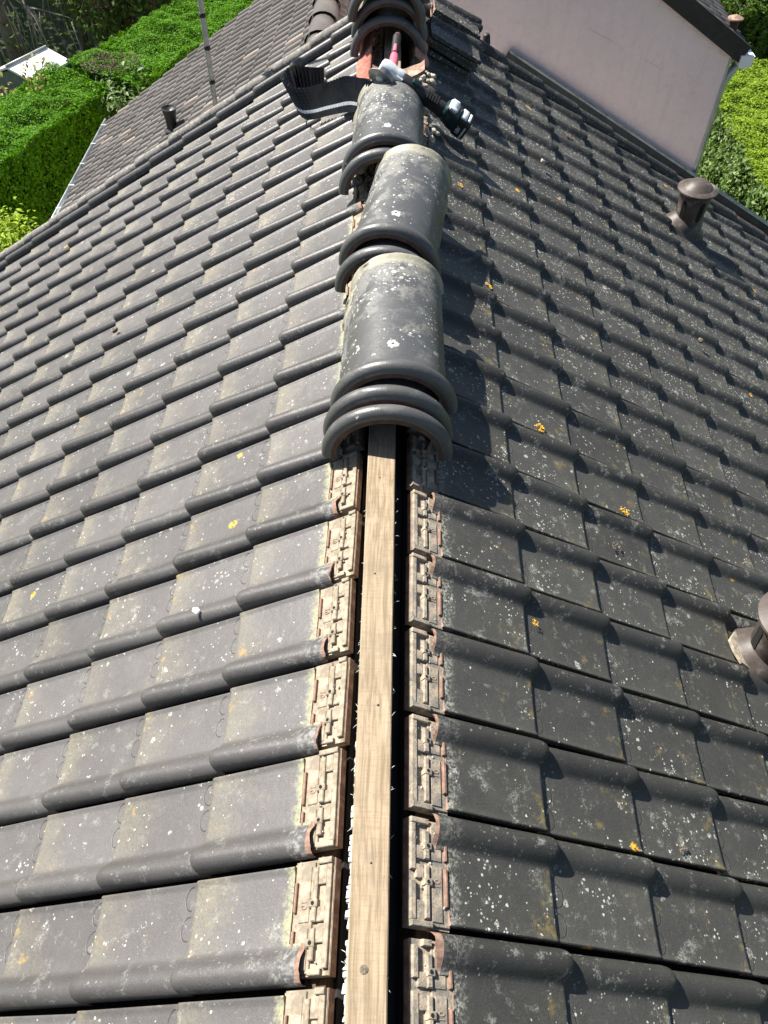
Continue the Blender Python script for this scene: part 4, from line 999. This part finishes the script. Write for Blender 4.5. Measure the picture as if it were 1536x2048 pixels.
mb = MB(); mb.lathe([(.034, .059), (.052, .063), (.050, .071), (.0, .092)], 18); vc = obj('vent_cap', mb.mesh('vent_cap', ['clay'], sharp=30), pv); vc.matrix_parent_inverse = Matrix.Identity(4)
# zinc flashing with a dark strip painted as its underside shadow and brick upstand following our verge
f0, f1 = PY(1021, 97, YW-.02), PY(1392, 347, YW-.02); dF = (f1-f0).normalized(); nF = Vector((-dF.z, 0, dF.x)); nF = nF if nF.z > 0 else -nF
f1 = f1 + dF*1.8
mb = MB(); mb.prism([f0, f0+dF*(f1-f0).length, f0+dF*(f1-f0).length-nF*.012, f0-nF*.012], (0, -.045, 0)); fl = obj('flashing', mb.mesh('flashing', ['paleflash']), pink)
mb = MB(); a0 = f0-nF*.014; mb.prism([a0, a0+dF*(f1-f0).length, a0+dF*(f1-f0).length-nF*.05, a0-nF*.05], (0, -.025, 0)); obj('flashing_shade_strip', mb.mesh('flashing_shade_strip', ['flashshade']), fl)
mb = MB(); a0 = f0-nF*.066; mb.prism([a0, a0+dF*(f1-f0).length, a0+dF*(f1-f0).length-nF*.16, a0-nF*.16], (0, -.05, 0)); obj('brick_upstand', mb.mesh('brick_upstand', ['brick']), fl)
# small black pipe end behind the right verge
pp = PY(973, 84, 4.99); mb = MB(); mb.tube([pp-Vector((0, 0, .25)), pp+Vector((0, 0, .0)), pp+Vector((-.004, 0, .035)), pp+Vector((-.006, 0, .045))], [.022, .022, .021, .012], 14)
tag(obj('vent_pipe', mb.mesh('vent_pipe', ['black'])), 'short black pipe end poking up behind the right verge', 'pipe')

# ------------------------------------------------------------------ hedges
def hedge(name, foot, ztop, leafmat, density, size, label, zbot=GZ, rough=.10, side_mat=None, side_density=None, side_size=None, wave=0.0):
    """foot: closed polygon (x, y) counter-clockwise; leafy top and sides over a dark core"""
    root = empty(name, (sum(q[0] for q in foot)/len(foot), sum(q[1] for q in foot)/len(foot), zbot), label, 'hedge')
    cx, cy = root.matrix_basis.translation.x, root.matrix_basis.translation.y
    ins = [(cx+(x-cx)*.86, cy+(y-cy)*.95) for x, y in foot]
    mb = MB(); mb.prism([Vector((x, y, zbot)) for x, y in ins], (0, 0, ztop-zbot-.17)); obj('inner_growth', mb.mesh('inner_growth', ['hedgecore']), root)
    # top
    P_ = []; xs = [q[0] for q in foot]; ys = [q[1] for q in foot]
    area = abs(sum(foot[i][0]*foot[(i+1) % len(foot)][1]-foot[(i+1) % len(foot)][0]*foot[i][1] for i in range(len(foot))))/2
    N_ = int(area*density); cand = np.column_stack([rng.uniform(min(xs), max(xs), N_*4), rng.uniform(min(ys), max(ys), N_*4)])
    ins_ = np.zeros(len(cand), bool); j = len(foot)-1
    for i in range(len(foot)):
        xi, yi = foot[i]; xj, yj = foot[j]
        c_ = ((yi > cand[:, 1]) != (yj > cand[:, 1])) & (cand[:, 0] < (xj-xi)*(cand[:, 1]-yi)/((yj-yi) or 1e-9)+xi); ins_ ^= c_; j = i
    cand = cand[ins_][:N_]
    z = np.array([ztop + rough*mnoise.noise((x*2.3, y*2.3, ztop)) + rough*.6*mnoise.noise((x*6, y*6, 4)) for x, y in cand]) - np.abs(rng.normal(0, .025, len(cand)))
    P_ = np.column_stack([cand, z]); Nn = np.tile([0, 0, 1.0], (len(P_), 1))
    leaf_obj('top_foliage', P_, Nn, size, leafmat, root, spread=.45)
    # sides
    sd = side_density or density; P2, N2 = [], []
    for i in range(len(foot)):
        a_ = Vector((*foot[i], 0)); b2 = Vector((*foot[(i+1) % len(foot)], 0)); ln = (b2-a_).length; d_ = (b2-a_)/ln; nr = Vector((d_.y, -d_.x, 0))
        m = int(ln*(ztop-zbot)*sd)
        t = rng.random(m)*ln; hgt_ = zbot + (ztop-zbot)*rng.random(m)**.75
        for tt, hh in zip(t, hgt_):
            q = a_ + d_*float(tt); bu = rough*mnoise.noise((q.x*2.5, q.y*2.5, hh*2.5)) - abs(rng.normal(0, .03))
            P2.append((q.x+nr.x*bu, q.y+nr.y*bu, hh)); N2.append((nr.x, nr.y, .35))
    leaf_obj('side_foliage', np.array(P2), np.array(N2), side_size or size, side_mat or leafmat, root)
    return root
uA = Vector((.327, .945, 0)); pA = Vector((-.945, .327, 0)); A0 = Vector((-4.03, 7.78, 0))
fa = [A0-uA*3.2, A0+uA*2.05, A0+uA*2.15+pA*.95, A0-uA*3.2+pA*.95]
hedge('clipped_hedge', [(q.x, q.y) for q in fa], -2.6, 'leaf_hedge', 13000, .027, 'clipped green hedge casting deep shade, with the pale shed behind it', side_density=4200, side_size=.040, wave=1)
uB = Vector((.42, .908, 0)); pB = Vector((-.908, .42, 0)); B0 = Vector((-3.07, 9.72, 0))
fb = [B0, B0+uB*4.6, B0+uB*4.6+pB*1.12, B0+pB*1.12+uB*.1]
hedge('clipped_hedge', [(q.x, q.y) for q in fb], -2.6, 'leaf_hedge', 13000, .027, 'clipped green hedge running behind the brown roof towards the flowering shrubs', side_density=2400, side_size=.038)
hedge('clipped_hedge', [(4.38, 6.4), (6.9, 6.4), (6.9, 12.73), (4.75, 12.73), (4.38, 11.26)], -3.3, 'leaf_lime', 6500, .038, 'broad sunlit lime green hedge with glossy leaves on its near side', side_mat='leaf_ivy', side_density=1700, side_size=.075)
hedge('clipped_hedge', [(4.4, 13.5), (8.4, 13.3), (8.4, 15.0), (4.4, 15.0)], -2.85, 'leaf_dark', 2200, .07, 'dark loose hedge in front of the white house', rough=.3, side_density=1300)
# bare brown patch on top of the first hedge
mb = MB(); c0 = PZ(218, 128, -2.56); rdb = random.Random(4)
for k in range(220):
    a = rdb.uniform(0, 6.283); d_ = math.sqrt(rdb.random()); q = c0 + Vector((.36*d_*math.cos(a), .26*d_*math.sin(a), rdb.uniform(-.03, .05))); t = Vector((rdb.gauss(0, 1), rdb.gauss(0, 1), rdb.gauss(0, .5))).normalized()*rdb.uniform(.04, .10)
    mb.tube([q, q+t], [.005, .003], 4)
tag(obj('bare_twigs', mb.mesh('bare_twigs', ['bark'])), 'patch of bare brown twigs in the hedge top', 'twigs', kind='stuff')

# ------------------------------------------------------------------ shrubs
def shrub(name, c, rad, h, mat, nleaf, size, label, cat='shrub', stems=6, zb=GZ, group=None, up=.5, spread=.8):
    root = empty(name, (c[0], c[1], zb), label, cat, group); mb = MB(); r2 = random.Random(int(abs(c[0]*91+c[1]*37)))
    tips = []
    for k in range(stems):
        a = r2.uniform(0, 6.283); t = r2.uniform(.3, .9); tip = Vector((c[0]+rad*t*math.cos(a), c[1]+rad*t*math.sin(a), zb+h*r2.uniform(.7, .97)))
        b0 = Vector((c[0]+.1*math.cos(a), c[1]+.1*math.sin(a), zb-.02)); mid = b0.lerp(tip, .5)+Vector((r2.gauss(0, .05), r2.gauss(0, .05), .08)); mb.tube([b0, mid, tip], [.022, .014, .004], 6); tips.append((b0, mid, tip))
    obj('stem', mb.mesh('stem', ['bark']), root)
    P_, N_ = [], []; ncl = 60; cl = []
    for k in range(ncl):
        v = Vector((r2.gauss(0, 1), r2.gauss(0, 1), r2.gauss(0, 1))).normalized()*r2.uniform(.55, 1.0)
        cl.append(Vector((c[0]+v.x*rad, c[1]+v.y*rad, zb+h*.55+v.z*h*.45)))
    for k in range(nleaf):
        q = cl[k % ncl] + Vector((r2.gauss(0, 1), r2.gauss(0, 1), r2.gauss(0, 1)))*rad*.15; d_ = (q-Vector((c[0], c[1], zb+h*.45))).normalized()
        P_.append(q); N_.append((d_.x, d_.y, d_.z+up))
    leaf_obj('foliage', np.array(P_), np.array(N_), size, mat, root, spread=spread); return root
q = PZ(252, 200, -2.75); shrub('garden_shrub', (q.x+.02, q.y+.1), .55, 2.15, 'leaf_ivy', 2600, .075, 'glossy leaved shrub between the hedge and the brown roof')
q = PZ(45, 475, -2.6); shrub('conifer_shrub', (q.x-.1, q.y+.05), .62, 2.15, 'leaf_conifer', 9000, .050, 'bright yellow-green conifer shrub below the left eaves', spread=.5)
shrub('conifer_shrub', (q.x-.9, q.y-.6), .6, 2.0, 'leaf_conifer', 4000, .055, 'second yellow-green conifer shrub half hidden by the left slope', spread=.5)
q = PZ(185, 318, -4.0); shrub('garden_shrub', (q.x, q.y+.05), .16, .8, 'leaf_lime', 160, .06, 'small sprig of green leaves beside the zinc gutter', stems=3)

# ------------------------------------------------------------------ shed beyond the hedge
def pz(u, v, z): return PZ(u, v, z)
zr_, ze_ = -2.68, -2.80
ra, rb_ = pz(92, 94, zr_), pz(12, 134, zr_)
ea, eb = pz(141, 121, ze_), pz(70, 159, ze_)
dR = (rb_-ra); wid = (ea-ra); wid.z = 0; fa_ = Vector((ra.x-wid.x, ra.y-wid.y, ze_)); fb_ = Vector((rb_.x-wid.x, rb_.y-wid.y, ze_)); eb = ea + dR
shed = empty('garden_shed', ((ra.x+rb_.x)/2, (ra.y+rb_.y)/2, GZ), 'small garden shed with a pale sheet roof behind the hedge', 'shed')
for nm, quad in (('roof_sheet', [ra, rb_, eb, ea]), ('roof_sheet', [rb_, ra, fa_, fb_])):
    mb = MB(); mb.prism(quad, (0, 0, -.025)); obj(nm, mb.mesh(nm, ['shedroof']), shed)
mb = MB(); d2 = dR.normalized(); mb.tube([ra+Vector((0, 0, .005)), rb_+Vector((0, 0, .005))], .02, 8); obj('ridge_flashing', mb.mesh('ridge_flashing', ['galv']), shed)
mb = MB(); sh = lambda q, k: Vector((q.x, q.y, k)); ctr = (ra+rb_)/2
def shr(q): return ctr + (q-ctr)*.92
base_q = [shr(ea), shr(eb), shr(fb_), shr(fa_)]
mb.prism([sh(k, GZ-.02) for k in base_q], (0, 0, ze_-GZ-.02)); gb_ = [sh(shr(eb), ze_-.04), sh(shr(rb_), zr_-.05), sh(shr(fb_), ze_-.04)]
mb.prism(gb_, -dR*.9); obj('wall', mb.mesh('wall', ['shedwall']), shed)
q = PZ(95, 118, -2.7)
for k in range(3):
    q = PZ((88, 75, 62)[k], (150, 158, 165)[k], -2.55); P_ = [(q.x+random.Random(k*9+i).gauss(0, .03), q.y+random.Random(k*5+i).gauss(0, .03), -2.7+.4*i/26) for i in range(26)]
    r_ = empty('hedge_sprig', (q.x, q.y, -2.72), ('upright leafy sprig rising from the hedge in front of the shed roof', 'second leafy sprig rising from the hedge beside the first', 'low leafy sprig at the shed corner')[k], 'sprig'); mb = MB(); mb.tube([(q.x, q.y, -2.75), (q.x+.02, q.y, -2.32)], [.006, .002], 5); obj('stem', mb.mesh('stem', ['bark']), r_)
    leaf_obj('foliage', np.array(P_), np.tile([0, -.3, 1.0], (26, 1)), .06, 'leaf_gold', r_)
q = PZ(30, 178, -2.9); shrub('garden_shrub', (q.x, q.y), .55, 1.85, 'leaf_gold', 900, .07, 'pale leafy shrub at the shed corner')

# ------------------------------------------------------------------ trees and shrubs beyond
def branch(mb, a, d, ln, r, depth, r2, droop, ends, seg=4):
    pts = [a]; q = a.copy(); d = d.normalized()
    for k in range(seg):
        d = (d + Vector((r2.gauss(0, .14), r2.gauss(0, .14), r2.gauss(0, .10)-droop))).normalized(); q = q + d*(ln/seg); pts.append(q.copy())
    mb.tube(pts, [r*(1-.75*i/seg) for i in range(seg+1)], 6)
    ends.append(q)
    if depth > 0:
        for k in range(r2.randint(3, 4)):
            i = r2.randint(1, seg); v = Vector((r2.gauss(0, 1), r2.gauss(0, 1), r2.gauss(0, .6)))
            branch(mb, pts[i], d*.7+v*.6, ln*r2.uniform(.45, .7), r*.5, depth-1, r2, droop, ends, seg)
def tree(name, base, h, rad, mat, nleaf, size, label, seed, droop=.0, trunk_r=.09, lean=(0, 0), crown_lo=.35, cat='tree', spread=.9, twigs=False, depth=2):
    root = empty(name, base, label, cat); r2 = random.Random(seed); mb = MB(); base = Vector(base); ends = []
    top = base + Vector((lean[0], lean[1], h*.75)); mid = base.lerp(top, .5) + Vector((r2.gauss(0, .06), r2.gauss(0, .06), 0))
    mb.tube([base-Vector((0, 0, .05)), base.lerp(mid, .5), mid, top], [trunk_r, trunk_r*.85, trunk_r*.7, trunk_r*.35], 9)
    for k in range(9):
        t = r2.uniform(crown_lo, 1.0); a_ = base.lerp(mid, t*2) if t < .5 else mid.lerp(top, t*2-1); an = k*2.4
        branch(mb, a_, Vector((math.cos(an), math.sin(an), .55)), rad*r2.uniform(.75, 1.05), trunk_r*.4, depth, r2, droop, ends)
    obj('trunk', mb.mesh('trunk', ['twig' if twigs else 'bark']), root)
    if twigs:
        mb = MB()
        for e in ends:
            for k in range(3):
                p0 = e + Vector((r2.gauss(0, .1), r2.gauss(0, .1), 0)); ln = r2.uniform(.5, 1.5)
                mb.tube([p0, p0+Vector((r2.gauss(0, .06), r2.gauss(0, .06), -ln*.4)), p0+Vector((r2.gauss(0, .12), r2.gauss(0, .12), -ln))], [.010, .007, .003], 4)
        obj('hanging_twigs', mb.mesh('hanging_twigs', ['twig']), root)
    P_, N_ = [], []
    for k in range(nleaf):
        e = ends[k % len(ends)]; q = e + Vector((r2.gauss(0, 1), r2.gauss(0, 1), r2.gauss(0, .8)))*rad*.16
        P_.append(q); N_.append((r2.gauss(0, .3), r2.gauss(0, .3), 1.0))
    leaf_obj('crown', np.array(P_), np.array(N_), size, mat, root, spread=spread); return root
q = PZ(176, 102, GZ); tree('ornamental_tree', (q.x, q.y, GZ), 3.3, 1.35, 'leaf_gold', 2600, .12, 'small tree with sparse golden leaves and a dark trunk behind the hedge', 21, trunk_r=.075, lean=(-.25, .3), depth=1)
q = PZ(240, 70, GZ+.6); shrub('dense_shrub', (q.x, q.y), 1.05, 2.3, 'leaf_dark', 3200, .10, 'dark green shrub beside the golden leaved tree')
q = PZ(262, 48, GZ+1.0); shrub('flowering_shrub', (q.x, q.y+.7), .9, 2.2, 'leaf_red', 1300, .09, 'shrub with pinkish red flowers beyond the hedge')
q = PZ(300, 30, GZ+.6); shrub('dense_shrub', (q.x+.2, q.y+1.1), 1.0, 2.0, 'leaf_hedge', 2600, .09, 'mid green shrub at the far end of the garden bed')
tree('weeping_tree', (-6.9, 15.3, GZ), 5.4, 2.2, 'leaf_dark', 1500, .10, 'weeping tree with bare pale hanging twigs behind the shed', 5, droop=.16, trunk_r=.14, twigs=True)
tree('broad_tree', (-12.0, 20.5, GZ), 8.5, 4.4, 'leaf_dark', 14000, .22, 'large dark tree shading the far garden', 31, trunk_r=.24)
tree('broad_tree', (-5.0, 27.0, GZ), 7.5, 3.6, 'leaf_dark', 9000, .22, 'second large dark tree beyond the garden bed', 33, trunk_r=.22)
# far brick house corner with a pale blue window, top left
fh = empty('brick_house', (-12.0, 27.0, GZ), 'red brick house half hidden behind the weeping tree', 'house')
mb = MB(); mb.box((-16, 25.5, GZ-.02), (-10.2, 30, GZ+5)); obj('wall', mb.mesh('wall', ['brick']), fh)
mb = MB(); mb.box((-12.6, 25.46, GZ+1.0), (-11.0, 25.5, GZ+2.4)); wn = obj('window', mb.mesh('window', ['bluewall']), fh)
mb = MB(); mb.box((-16.3, 25.1, GZ+5), (-9.9, 30.3, GZ+5.2)); obj('roof', mb.mesh('roof', ['fascia']), fh)

# dry grass strip between the pink house and the hedge: blades
def grass_patch(name, x0, x1, y0, y1, n, mat, h, label):
    P_ = np.column_stack([rng.uniform(x0, x1, n), rng.uniform(y0, y1, n), np.full(n, GZ+.06)]); Nn = rng.normal(0, 1, (n, 3)); Nn[:, 2] = .4
    return tag(leaf_obj(name, P_, Nn, h, mat, None, aspect=.14, spread=.3), label, 'grass', kind='stuff')
mb = MB(); mb.box((2.5, 5.5, GZ-.02), (4.5, 14.0, GZ+.06)); tag(obj('path', mb.mesh('path', ['drygrass'])), kind='structure')
grass_patch('dry_grass', 2.5, 4.4, 7.0, 13.5, 10000, 'leaf_gold', .12, 'strip of dry yellow grass between the pink house and the hedge')

# white house far right
wh = empty('white_house', (8.6, 22.0, GZ), 'white house with a grey-blue lean-to at the end of the garden', 'house')
a0, a1 = PY(1405, 12, 19.0), PY(1472, 12, 19.0)
mb = MB(); mb.box((a0.x-1.5, 19.0, GZ-.02), (a1.x, 25, GZ+5)); obj('wall', mb.mesh('wall', ['whitewall']), wh)
mb = MB(); mb.box((a1.x+.004, 18.6, GZ-.02), (a1.x+4.0, 24, GZ+4.4)); obj('lean_to_wall', mb.mesh('lean_to_wall', ['bluewall']), wh)
mb = MB(); mb.prism([Vector((a0.x-1.8, 18.7, GZ+5)), Vector((a1.x+.3, 18.7, GZ+5)), Vector(((a0.x+a1.x)/2-.7, 18.7, GZ+7))], (0, 6.6, 0)); obj('roof', mb.mesh('roof', ['fascia']), wh)
